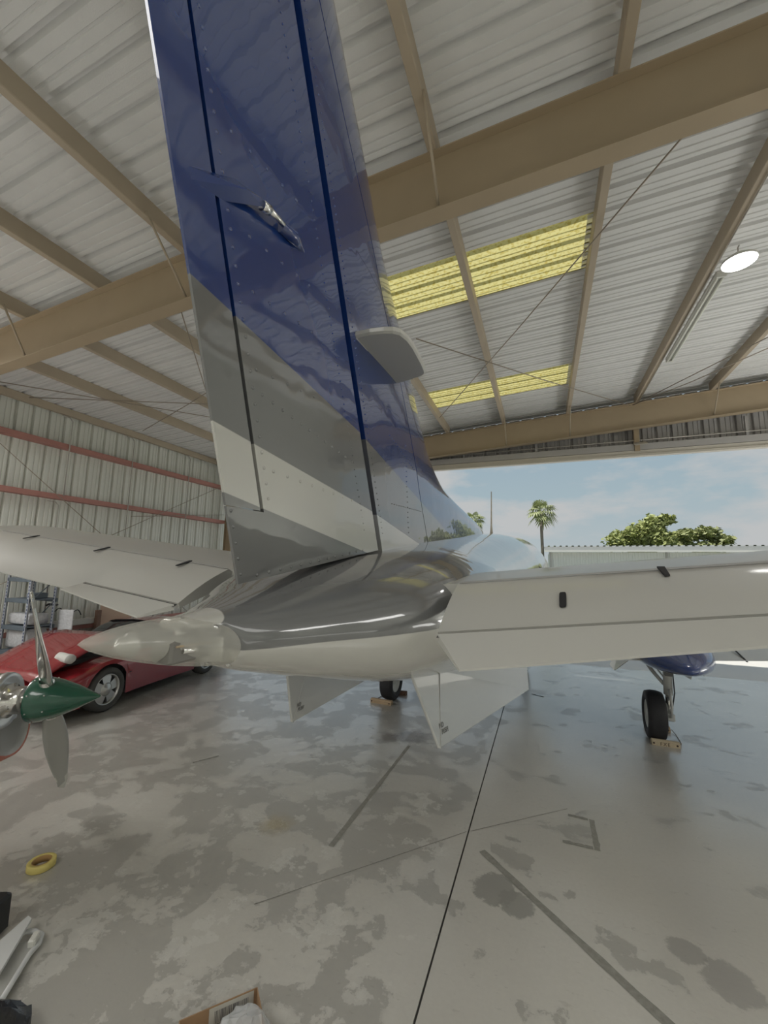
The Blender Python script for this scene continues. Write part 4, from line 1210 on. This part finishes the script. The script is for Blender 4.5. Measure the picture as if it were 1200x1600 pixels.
# ------------------------------------------------------------------ light aeroplane nose with green spinner
def light_plane():
    a = math.radians(35); d = Vector((math.cos(a), math.sin(a), 0)); ip = Vector((-math.sin(a), math.cos(a), 0)); up = Vector((0, 0, 1))
    B = Vector((-3.72, 2.18, 1.096))
    r = empty('light_aeroplane', (B.x, B.y, 0), 'single engined aeroplane nose with green spinner and uncowled engine at the left edge', 'airplane')
    M = Matrix(((d.x, ip.x, 0, B.x), (d.y, ip.y, 0, B.y), (0, 0, 1, 0), (0, 0, 0, 1)))
    r.matrix_world = M         # local: x along the shaft, y sideways, z up; shaft at z = 1.096
    Z = 1.096
    sp = MB().lathe([(-0.02, 0.160), (0.0, 0.166), (0.06, 0.162), (0.16, 0.138), (0.28, 0.090), (0.38, 0.040), (0.435, 0.012), (0.445, 0.001)], (0, 0, Z), (1, 0, 0), 36).build('spinner', m_green, r)
    for xs_, rr in ((0.005, 0.166), (0.11, 0.151)):
        for k in range(8):
            an = 2 * math.pi * (k + 0.5) / 8
            MB().lathe([(-0.002, 0.006), (0.003, 0.006), (0.005, 0.001)], (xs_, rr * math.cos(an), Z + rr * math.sin(an)), (0.2, math.cos(an), math.sin(an)), 8).build('screw', m_alu, sp)
    be = math.radians(-27)
    for sgn in (1, -1):
        rad = Vector((0, math.sin(be), math.cos(be))) * sgn
        tang = Vector((0, math.cos(be), -math.sin(be))) * sgn
        rows = []
        for i in range(16):
            t = i / 15; rr = 0.10 + 0.85 * t
            w = (0.050 + 0.035 * math.sin(math.pi * min(1, t * 1.15))) * (1 if t < 0.93 else math.sqrt(max(0.05, 1 - ((t - 0.93) / 0.07) ** 2)))
            th_ = 0.030 * (1 - 0.85 * t) + 0.003; tw_ = -math.radians(62 - 44 * t)
            ring = []
            for k in range(14):
                b = 2 * math.pi * k / 14; x1, y1 = w * math.cos(b), th_ * math.sin(b)
                xa, ya = x1 * math.cos(tw_) - y1 * math.sin(tw_), x1 * math.sin(tw_) + y1 * math.cos(tw_)
                ring.append(Vector((0.085 + ya, 0, Z)) + tang * xa + rad * rr)
            rows.append(ring)
        mb = MB(); mb.grid(rows, True, closed=True, capends=True)
        for fi, f in enumerate(mb.f):
            z0 = sum(mb.v[i][2] for i in f) / len(f)
            t = (abs(z0 - Z) / math.cos(be) - 0.10) / 0.85
            mb.m[fi] = 1 if (0.86 < t < 0.90 or t > 0.955) else 0
        bl = mb.build('propeller_blade', [m_chrome if sgn > 0 else mat('blade_grey', (0.42, 0.42, 0.40), 0.35, metal=0.3), mat('blade_tip_white', (0.62, 0.62, 0.58), 0.5) if sgn > 0 else MATS['blade_tip_white']], r)
        MB().lathe([(0, 0.05), (0.05, 0.052), (0.075, 0.045)], Vector((0.085, 0, Z)) + rad * 0.10, rad, 16).build('blade_cuff', m_chrome, bl)
    MB().lathe([(-0.02, 0.155), (-0.022, 0.10), (-0.16, 0.10), (-0.165, 0.125), (-0.20, 0.125)], (0, 0, Z), (1, 0, 0), 32).build('propeller_hub', m_chrome, r)
    MB().lathe([(-0.20, 0.10), (-0.195, 0.165), (-0.18, 0.195), (-0.20, 0.205), (-0.235, 0.205), (-0.24, 0.16), (-0.25, 0.10)], (0, 0, Z), (1, 0, 0), 40).build('ring_gear', m_alu, r)
    MB().lathe([(-0.262, 0.10), (-0.26, 0.190), (-0.275, 0.200), (-0.29, 0.190), (-0.295, 0.10)], (0, 0, Z), (1, 0, 0), 36).build('pulley', mat('dull_brass', (0.40, 0.33, 0.24), 0.4, metal=0.6), r)
    eng = MB().rbox((-0.62, 0, Z - 0.04), (0.62, 0.34, 0.30), 0.04).build('engine_block', m_bluegrey, r)
    for s in (1, -1):
        for k in range(2):
            cy = MB()
            prof = []
            for j in range(9):
                prof += [(0.17 + j * 0.03, 0.075), (0.17 + j * 0.03 + 0.004, 0.10), (0.17 + j * 0.03 + 0.010, 0.10), (0.17 + j * 0.03 + 0.014, 0.075)]
            prof.append((0.46, 0.001))
            cy.lathe(prof, (-0.48 - k * 0.26, 0, Z), (0, s, 0), 18).build('cylinder', m_alu, eng)
    MB().tube([(-0.32, 0.10, Z + 0.16), (-0.40, 0.14, Z + 0.22), (-0.55, 0.16, Z + 0.20), (-0.75, 0.16, Z + 0.24)], 0.018, 8).build('hose', m_black, eng)
    MB().tube([(-0.30, -0.16, Z + 0.17), (-0.36, -0.12, Z + 0.24), (-0.52, -0.10, Z + 0.22)], 0.014, 8).build('ignition_lead', m_tan, eng)
    MB().rbox((-0.25, 0.17, Z - 0.16), (0.09, 0.05, 0.06), 0.008).build('bracket', m_alu, eng)
    # lower cowling: red outside, white inside
    mc = mat('salmon_red_cowl', (0.50, 0.17, 0.12), 0.4); mw = mat('cowl_white', (0.60, 0.61, 0.60), 0.45)
    rows = []
    for i in range(11):
        x = -0.20 - 0.075 * i
        k0 = 0.28 + 0.12 * math.sin(min(1, i / 5) * math.pi / 2)
        rows.append([(x - 0.10 * math.sin(an), k0 * 1.05 * math.cos(an), Z - 0.10 + k0 * 1.0 * math.sin(an)) for an in [math.pi + math.pi * k / 18 for k in range(19)]])
    mb = MB(); mb.grid(rows, True)
    cw = mb.build('lower_cowling', [mc, mw], r)
    so = cw.modifiers.new('thick', 'SOLIDIFY'); so.thickness = 0.014; so.offset = 1; so.material_offset = 1
    rows = []
    for i, (x, k) in enumerate(((-1.0, 0.42), (-1.3, 0.50), (-2.0, 0.58), (-2.6, 0.60))):
        rows.append([(x, k * math.copysign(abs(math.cos(t)) ** .7, math.cos(t)), Z + 0.02 + k * 1.05 * math.copysign(abs(math.sin(t)) ** .7, math.sin(t))) for t in [2 * math.pi * j / 24 for j in range(24)]])
    MB().grid(rows, True, closed=True, capends=True).build('fuselage', mw, r)
    MB().tube([(-1.05, 0, Z - 0.3), (-0.95, 0, 0.24)], 0.035, 10).build('nose_gear_leg', m_gearw, r)
    MB().lathe([(-0.05, 0.07), (-0.075, 0.11), (-0.06, 0.165), (0, 0.178), (0.06, 0.165), (0.075, 0.11), (0.05, 0.07)], (-0.95, 0, 0.178), (0, 1, 0), 28, closed=True).build('nose_tyre', m_rubber, r)
    return r
light_plane()

# ------------------------------------------------------------------ storage rack by the left wall
def rack():
    r = empty('storage_rack', (-9.26, 5.1, 0), 'blue grey steel shelving rack with slotted posts against the left wall', 'rack')
    ox, oy = -9.26, 5.1
    for px in (-8.92, -9.60):
        for py in (4.90, 5.34):
            po = MB()
            w = 0.055
            sec = [(-w / 2, -w / 2), (w / 2, -w / 2), (w / 2, -w / 2 + 0.006), (-w / 2 + 0.006, -w / 2 + 0.006), (-w / 2 + 0.006, w / 2), (-w / 2, w / 2)]
            post = po.prism([(px - ox + a, py - oy + b, 0.0) for a, b in sec], (0, 0, 1.92)).build('post', m_rackpost, r)
            hs = MB()
            for k in range(30):
                hs.box((px - ox + 0.002, py - oy - w / 2 - 0.001, 0.08 + k * 0.06), (0.020, 0.004, 0.032))
            tag(hs.build('slots', m_bluehole, post), kind='stuff')
    for zz in (0.15, 0.50, 0.95, 1.45, 1.84):
        sh = MB().box((0, 0.02, zz + 0.01), (0.70, 0.46, 0.02)).build('shelf', m_bluegrey, r)
        for yy in (4.885 - oy, 5.36 - oy):
            MB().rbox((0, yy, zz - 0.015), (0.72, 0.03, 0.075), 0.006).build('beam', m_bluegrey, sh)
    MB().tube([(-9.58 - ox, 5.36 - oy, 0.95), (-8.93 - ox, 5.36 - oy, 1.45)], 0.010, 6).build('brace', m_bluegrey, r)
    MB().tube([(-8.92 - ox, 4.9 - oy, 1.42), (-8.92 - ox, 5.34 - oy, 1.86)], 0.010, 6).build('brace', m_bluegrey, r)
    return r
rack()
def wrapbox(c, d, label, group='silver wrapped goods on the rack'):
    mb = MB()
    nx = 7
    rows = []
    for i in range(nx):
        t = i / (nx - 1); x = c[0] - d[0] / 2 + d[0] * t
        ring = []
        for k in range(20):
            an = 2 * math.pi * k / 20
            ca, sa = math.cos(an), math.sin(an)
            yy = d[1] / 2 * math.copysign(abs(ca) ** 0.35, ca); zz = d[2] / 2 * math.copysign(abs(sa) ** 0.35, sa)
            j = 1 + random.uniform(-0.035, 0.02)
            ring.append((x, c[1] + yy * j, c[2] + max(-d[2] / 2, min(d[2] / 2, zz * j))))
        rows.append(ring)
    mb.grid(rows, True, closed=True, capends=True)
    o = mb.build('wrapped_bundle', m_wrap)
    return tag(o, label, 'bundle', group)
wrapbox((-9.26, 5.11, 0.732), (0.60, 0.34, 0.38), 'silver wrapped bundle on the lower shelf of the rack')
wrapbox((-9.26, 5.11, 1.090), (0.60, 0.34, 0.21), 'low silver wrapped bundle on the middle shelf of the rack')
wrapbox((-9.26, 5.11, 0.285), (0.60, 0.34, 0.19), 'silver wrapped bundle on the bottom shelf of the rack')
o = MB().rbox((-8.80, 5.50, 0.62), (0.30, 0.03, 1.24), 0.008, Matrix.Rotation(0.3, 3, 'Z')).build('foil_board', m_wrap)
tag(o, 'silver foil board standing on end beside the rack', 'board')
o = MB().lathe([(-0.15, 0.001), (-0.15, 0.14), (-0.12, 0.15), (-0.10, 0.10), (0.10, 0.10), (0.12, 0.15), (0.15, 0.14), (0.15, 0.001)], (-9.30, 5.08, 2.02), (1, 0, 0), 24).build('spool', m_fix)
tag(o, 'white spool lying on top of the rack', 'spool')
for (x, y, z, dx, dy, dz, lab) in ((-9.1, 5.12, 1.525, 0.22, 0.25, 0.10, 'small dark box on the upper shelf of the rack'),):
    tag(MB().rbox((x, y, z), (dx, dy, dz), 0.01).build('box', m_bluegrey), lab, 'box')
# things stored along the left wall
o = MB().rbox((-9.60, 6.05, 0.875), (0.12, 1.05, 0.13), 0.01).build('lamp_carton', m_label)
tag(o, 'long white carton lying on the red wall rail behind the car', 'carton')
o = MB().box((-9.50, 6.62, 0.551), (0.09, 0.09, 1.10)).build('timber_post', m_woodd)
tag(o, 'dark timber post leaning at the wall behind the red car', 'timber')
mb = MB()
pts = [(-9.50, 6.72, 0.0), (-9.50, 7.95, 0.0), (-9.56, 7.95, 0.80), (-9.58, 7.7, 1.05), (-9.592, 7.3, 1.22), (-9.60, 6.72, 1.30)]
o = mb.prism(pts, (0.018, 0, 0)).build('plywood_sheet', mat('pink_plywood', (0.52, 0.36, 0.26), 0.6, noise=0.1, nscale=3))
tag(o, 'pinkish plywood sheet leaning on the wall behind the red car', 'board')
cp = []
for k in range(40):
    t = k / 39
    cp.append((-9.60 + 0.02 * math.sin(9 * t), 5.75 + 0.55 * t, 1.02 + 0.10 * math.sin(3 * math.pi * t) + 0.10 * (1 - t)))
o = MB().tube(cp, 0.010, 6).build('black_hose', m_black)
tag(o, 'thin black hose looped on the wall rail beside the rack', 'hose')
o = MB().tube([(-9.68, 5.85, 1.27), (-9.62, 5.75, 1.27), (-9.62, 5.65, 1.30), (-9.64, 5.6, 1.27)], 0.02, 8).build('pipe_fitting', m_black)
tag(o, 'black pipe fitting hung at the wall beside the rack', 'fitting')

# ------------------------------------------------------------------ small things on the floor
o = empty('tape_roll', (-3.41, 2.165, 0), 'yellow masking tape roll lying on the concrete floor at the left', 'tape roll')
MB().lathe([(0.0, 0.058), (0.0, 0.082), (0.003, 0.085), (0.041, 0.085), (0.044, 0.082), (0.044, 0.058)], (0, 0, 0.001), (0, 0, 1), 40, closed=True).build('tape', m_tape, o)
MB().lathe([(0.001, 0.054), (0.001, 0.0578), (0.0445, 0.0578), (0.0445, 0.054)], (0, 0, 0.001), (0, 0, 1), 40, closed=True).build('core', m_tapec, o)

# cardboard box at the bottom edge
def box_open():
    r = empty('cardboard_box', (-1.396, 1.732, 0), 'brown cardboard box with a white printed label at the bottom edge', 'box')
    r.rotation_euler = (0, 0, math.radians(48))
    L, W, H, t = 0.34, 0.22, 0.12, 0.004
    MB().box((0, 0, t / 2 + 0.001), (L, W, t)).build('base', m_card, r)
    for (c, d) in (((0, W / 2, H / 2), (L, t, H)), ((0, -W / 2, H / 2), (L, t, H)), ((L / 2, 0, H / 2), (t, W, H)), ((-L / 2, 0, H / 2), (t, W, H))):
        MB().box((c[0], c[1], c[2] + 0.001), d).build('side', m_card, r)
    MB().box((0.055, W / 2 - t / 2 - 0.0015, H * 0.55), (0.20, 0.001, H * 0.85)).build('label', m_label, r)
    lab = [c for c in r.children if c.name.startswith('label')][0]
    random.seed(3)
    x = -0.02
    bars = MB()
    while x < 0.135:
        w = random.choice((0.0015, 0.0025, 0.004)); bars.box((x, W / 2 - t / 2 - 0.0028, H * 0.62), (w, 0.0008, H * 0.42)); x += w + random.choice((0.002, 0.0035, 0.005))
    tag(bars.build('barcode', m_inkg, lab), kind='stuff')
    for k in range(4):
        MB().box((0.035 - 0.006 * k, W / 2 - t / 2 - 0.0028, 0.040 - 0.007 * k + 0.005), (0.09 - 0.014 * k, 0.0008, 0.0025)).build('print_line', m_inkg, lab)
    return r
box_open()
mb = MB(); rows = []
random.seed(11)
for i in range(10):
    t = i / 9
    rr_ = 0.085 * math.sin(math.pi * (0.16 + 0.76 * t)) + 0.008
    rows.append([(-1.325 + 0.05 * t + 1.35 * rr_ * math.cos(2 * math.pi * k / 18) * random.uniform(0.72, 1.18), 1.755 + 0.03 * t + 0.9 * rr_ * math.sin(2 * math.pi * k / 18) * random.uniform(0.72, 1.18), 0.012 + 0.17 * t + random.uniform(-0.007, 0.007)) for k in range(18)])
mb.grid(rows, False, closed=True, capends=True)
o = mb.build('plastic_bag', m_bag)
tag(o, 'crumpled clear plastic bag bulging out of the cardboard box', 'bag')

# folding stool, case and bag at the lower left edge
def stool():
    r = empty('folding_stool', (-2.85, 1.68, 0), 'folded white plastic stool lying flat at the lower left edge', 'stool')
    ox, oy = -2.85, 1.68
    wp = mat('white_plastic', (0.62, 0.63, 0.63), 0.35)
    P = lambda x, y, z: (x - ox, y - oy, z)
    MB().prism([P(-2.80, 1.47, 0.075), P(-2.63, 1.53, 0.075), P(-2.865, 1.800, 0.066), P(-2.905, 1.805, 0.066)], (0, 0, 0.018)).build('panel', wp, r)
    MB().tube([P(-2.90, 1.76, 0.028), P(-2.83, 1.80, 0.028), P(-2.76, 1.80, 0.028), P(-2.715, 1.76, 0.028), P(-2.69, 1.70, 0.028), P(-2.60, 1.58, 0.028), P(-2.54, 1.50, 0.028)], 0.014, 10).build('frame_tube', wp, r)
    MB().prism([P(-2.82, 1.70, 0.004), P(-2.74, 1.76, 0.004), P(-2.55, 1.50, 0.004), P(-2.68, 1.46, 0.004)], (0, 0, 0.035)).build('seat', mat('grey_plastic', (0.42, 0.42, 0.40), 0.5), r)
    MB().rbox(P(-2.735, 1.745, 0.055), (0.075, 0.035, 0.04), 0.006, Matrix.Rotation(-0.9, 3, 'Z')).build('latch', m_fix, r)
    return r
stool()
def case():
    r = empty('tool_case', (-3.08, 1.70, 0), 'black plastic case with a grip handle standing at the lower left edge', 'case')
    MB().rbox((0, 0, 0.10), (0.16, 0.12, 0.198), 0.015, Matrix.Rotation(0.4, 3, 'Z')).build('shell', m_black, r)
    MB().tube([(0.06, -0.045, 0.16), (0.085, -0.035, 0.17), (0.085, -0.035, 0.06), (0.06, -0.045, 0.05)], 0.009, 8).build('grip', m_alu, r)
    return r
case()
mb = MB(); rows = []
random.seed(5)
for i in range(9):
    t = i / 8
    rr_ = 0.14 * math.sin(math.pi * (0.30 + 0.62 * t))
    rows.append([(-2.36 + rr_ * math.cos(2 * math.pi * k / 18) * random.uniform(0.85, 1.15), 1.36 + rr_ * math.sin(2 * math.pi * k / 18) * random.uniform(0.85, 1.15), 0.002 + 0.17 * t + (random.uniform(-0.012, 0.012) if 0 < i else 0)) for k in range(18)])
mb.grid(rows, True, closed=True, capends=True)
o = mb.build('refuse_bag', mat('black_film', (0.03, 0.03, 0.034), 0.25, bump=0.8, bscale=18))
tag(o, 'crumpled black plastic bag on the floor below the white stool', 'bag')

# ------------------------------------------------------------------ outside
def far_hangar():
    r = empty('far_hangar', (10, 45, 0), 'long white metal hangar beyond the apron with a ribbed roof edge', 'building')
    mh = mat('white_cladding', (0.56, 0.57, 0.55), 0.5); mr = mat('pale_roof', (0.38, 0.39, 0.385), 0.5)
    x0, x1 = 0.75, 46.0
    def prof(x0, x1, step, dep):
        pts = []; x = x0
        while x < x1:
            pts += [(x, 0), (x + step * 0.55, 0), (x + step * 0.62, dep), (x + step * 0.93, dep)]; x += step
        return pts
    rows = [[(x - 10, 0 - d, 0.0), (x - 10, 0 - d, 4.1)] for x, d in prof(x0, x1, 0.5, 0.04)]
    MB().grid(rows, False).build('front_wall', mh, r)
    MB().box((x0 - 10, 5, 2.05), (0.1, 10, 4.1)).build('end_wall', mh, r)
    rows = [[(x - 10, -0.55, 4.62 + d * 2), (x - 10, 10, 5.0 + d * 2)] for x, d in prof(x0 - 0.5, x1, 0.55, 0.05)]
    MB().grid(rows, False).build('roof', mr, r)
    MB().box(((x0 - 0.5 + x1) / 2 - 10, -0.55, 4.40), (x1 - x0 + 0.5, 0.06, 0.44)).build('fascia', mr, r)
    MB().box(((x0 - 0.5 + x1) / 2 - 10, -0.25, 4.16), (x1 - x0 + 0.5, 0.55, 0.05)).build('soffit', m_header, r)
    MB().box(((x0 - 0.5 + x1) / 2 - 10, -0.60, 4.18), (x1 - x0 + 0.5, 0.10, 0.12)).build('gutter', m_fix, r)
    for x in (0.8, 10.8, 20.8, 30.8):
        MB().box((x - 10, -0.12, 2.05), (0.14, 0.12, 4.1)).build('downpipe', m_siding, r)
    return r
far_hangar()
def leaf_mat(n, c1, c2):
    m = bpy.data.materials.new(n); m.use_nodes = True
    nb = NB(m); b = nb.n['Principled BSDF']
    oi = nb.n.new('ShaderNodeNewGeometry')
    c = nb.mixc(oi.outputs['Random Per Island'], c1, c2); nb.l.new(c, b.inputs['Base Color']); b.inputs['Roughness'].default_value = 0.6
    return m
m_leaf = leaf_mat('tree_leaves', (0.23, 0.265, 0.08), (0.44, 0.47, 0.18))
m_leaf2 = leaf_mat('olive_leaves', (0.21, 0.24, 0.09), (0.42, 0.44, 0.20))
m_palm = leaf_mat('palm_leaves', (0.20, 0.235, 0.10), (0.42, 0.45, 0.22))
m_trunk = mat('bark', (0.26, 0.22, 0.18), 0.9, noise=0.2)
def tree(x, y, clumps, label, lm, n=2600, leaf=0.34):
    r = empty('broadleaf_tree', (x, y, 0), label, 'tree', 'trees beyond the far hangar')
    MB().tube([(0, 0, -0.1), (0.1, 0, 2.5), (0, 0.1, 5.0)], [0.34, 0.26, 0.18], 10).build('trunk', m_trunk, r)
    vs, fs = [], []
    tot = sum(c[3] for c in clumps)
    for (cx, cy, cz, rad, sq) in clumps:
        for _ in range(int(n * rad / tot)):
            d = Vector((random.gauss(0, 1), random.gauss(0, 1), random.gauss(0, 1))).normalized()
            k = rad * (random.random() ** 0.45)
            lump = 1 + 0.22 * math.sin(5 * d.x + 3 * d.z) * math.cos(4 * d.y)
            p = Vector((cx, cy, cz)) + Vector((d.x * k * lump, d.y * k * lump, d.z * k * sq * lump))
            t = Vector((random.gauss(0, 1), random.gauss(0, 1), random.gauss(0, 0.6))).normalized(); u = t.cross(Vector((random.gauss(0, 1), random.gauss(0, 1), random.gauss(0, 1)))).normalized()
            s = leaf * random.uniform(0.6, 1.2); b = len(vs)
            vs += [p - t * s, p + u * s * 0.5, p + t * s, p - u * s * 0.5]; fs.append((b, b + 1, b + 2, b + 3))
    me = MB(); me.add(vs, fs); me.build('crown', lm, r, fixn=False)
    for (cx, cy, cz, rad, sq) in clumps:
        MB().tube([(0, 0.1, 4.6), (cx * 0.5, cy * 0.5, (4.6 + cz) / 2), (cx, cy, cz)], [0.14, 0.1, 0.05], 7).build('branch', m_trunk, r)
    return r
tree(10.8, 60.5, [(-1.4, 0, 6.2, 1.7, .8), (0.6, 0, 7.0, 1.8, .75), (2.6, 0, 8.4, 1.6, .7), (3.0, 0, 6.3, 2.0, .7), (1.2, 1, 5.6, 2.2, .6), (3.9, 0, 8.9, 1.1, .6)], 'bright green broadleaf tree rising above the far hangar, left of the pair', m_leaf, 4200)
tree(19.6, 66, [(-1.2, 0, 7.3, 1.7, .55), (0.9, 0, 7.6, 1.6, .55), (2.6, 0, 6.6, 1.4, .5), (-2.2, 0, 6.0, 1.5, .6), (1.2, 0, 5.6, 2.2, .5)], 'olive green spreading tree above the far hangar, right of the pair', m_leaf2, 3600)
def palm(x, y, h, R, label):
    r = empty('palm_tree', (x, y, 0), label, 'palm', 'palm trees beyond the door')
    MB().tube([(0, 0, -0.1), (0.05, 0, h * 0.5), (0, 0, h)], [0.26, 0.20, 0.19], 10).build('trunk', m_trunk, r)
    for i in range(34):
        az = random.uniform(0, 2 * math.pi); el = random.uniform(-0.75, 1.35)
        L = R * random.uniform(0.75, 1.05)
        d0 = Vector((math.cos(az) * math.cos(el), math.sin(az) * math.cos(el), math.sin(el)))
        stem = [Vector((0, 0, h))]
        dd = d0.copy()
        for k in range(5):
            stem.append(stem[-1] + dd * (L * 0.5 / 5)); dd = (dd + Vector((0, 0, -0.10))).normalized()
        vs, fs = [], []
        side = dd.cross(Vector((0, 0, 1))).normalized() if abs(dd.z) < 0.99 else Vector((1, 0, 0))
        up = side.cross(dd).normalized()
        c = stem[-1]
        for j in range(11):
            an = math.radians(-100 + 20 * j)
            dv = (dd * math.cos(an) + side * math.sin(an)).normalized()
            tip = c + dv * L * 0.52 * (1 - 0.25 * abs(j - 5) / 5) + Vector((0, 0, -0.16 * L))
            m_ = c + dv * L * 0.28; w = side * math.cos(an) * 0.09 - dd * math.sin(an) * 0.09
            b = len(vs)
            vs += [c, m_ + w, tip, m_ - w]; fs.append((b, b + 1, b + 2, b + 3))
        mb = MB(); mb.add(vs, fs); mb.tube(stem, 0.03, 4)
        mb.build('frond', m_palm, r, fixn=False)
    return r
palm(0.05, 57.5, 9.8, 2.5, 'tall fan palm standing against the sky at the end of the far hangar')
palm(-10.6, 70, 10.4, 2.6, 'fan palm half hidden behind the tail fin')
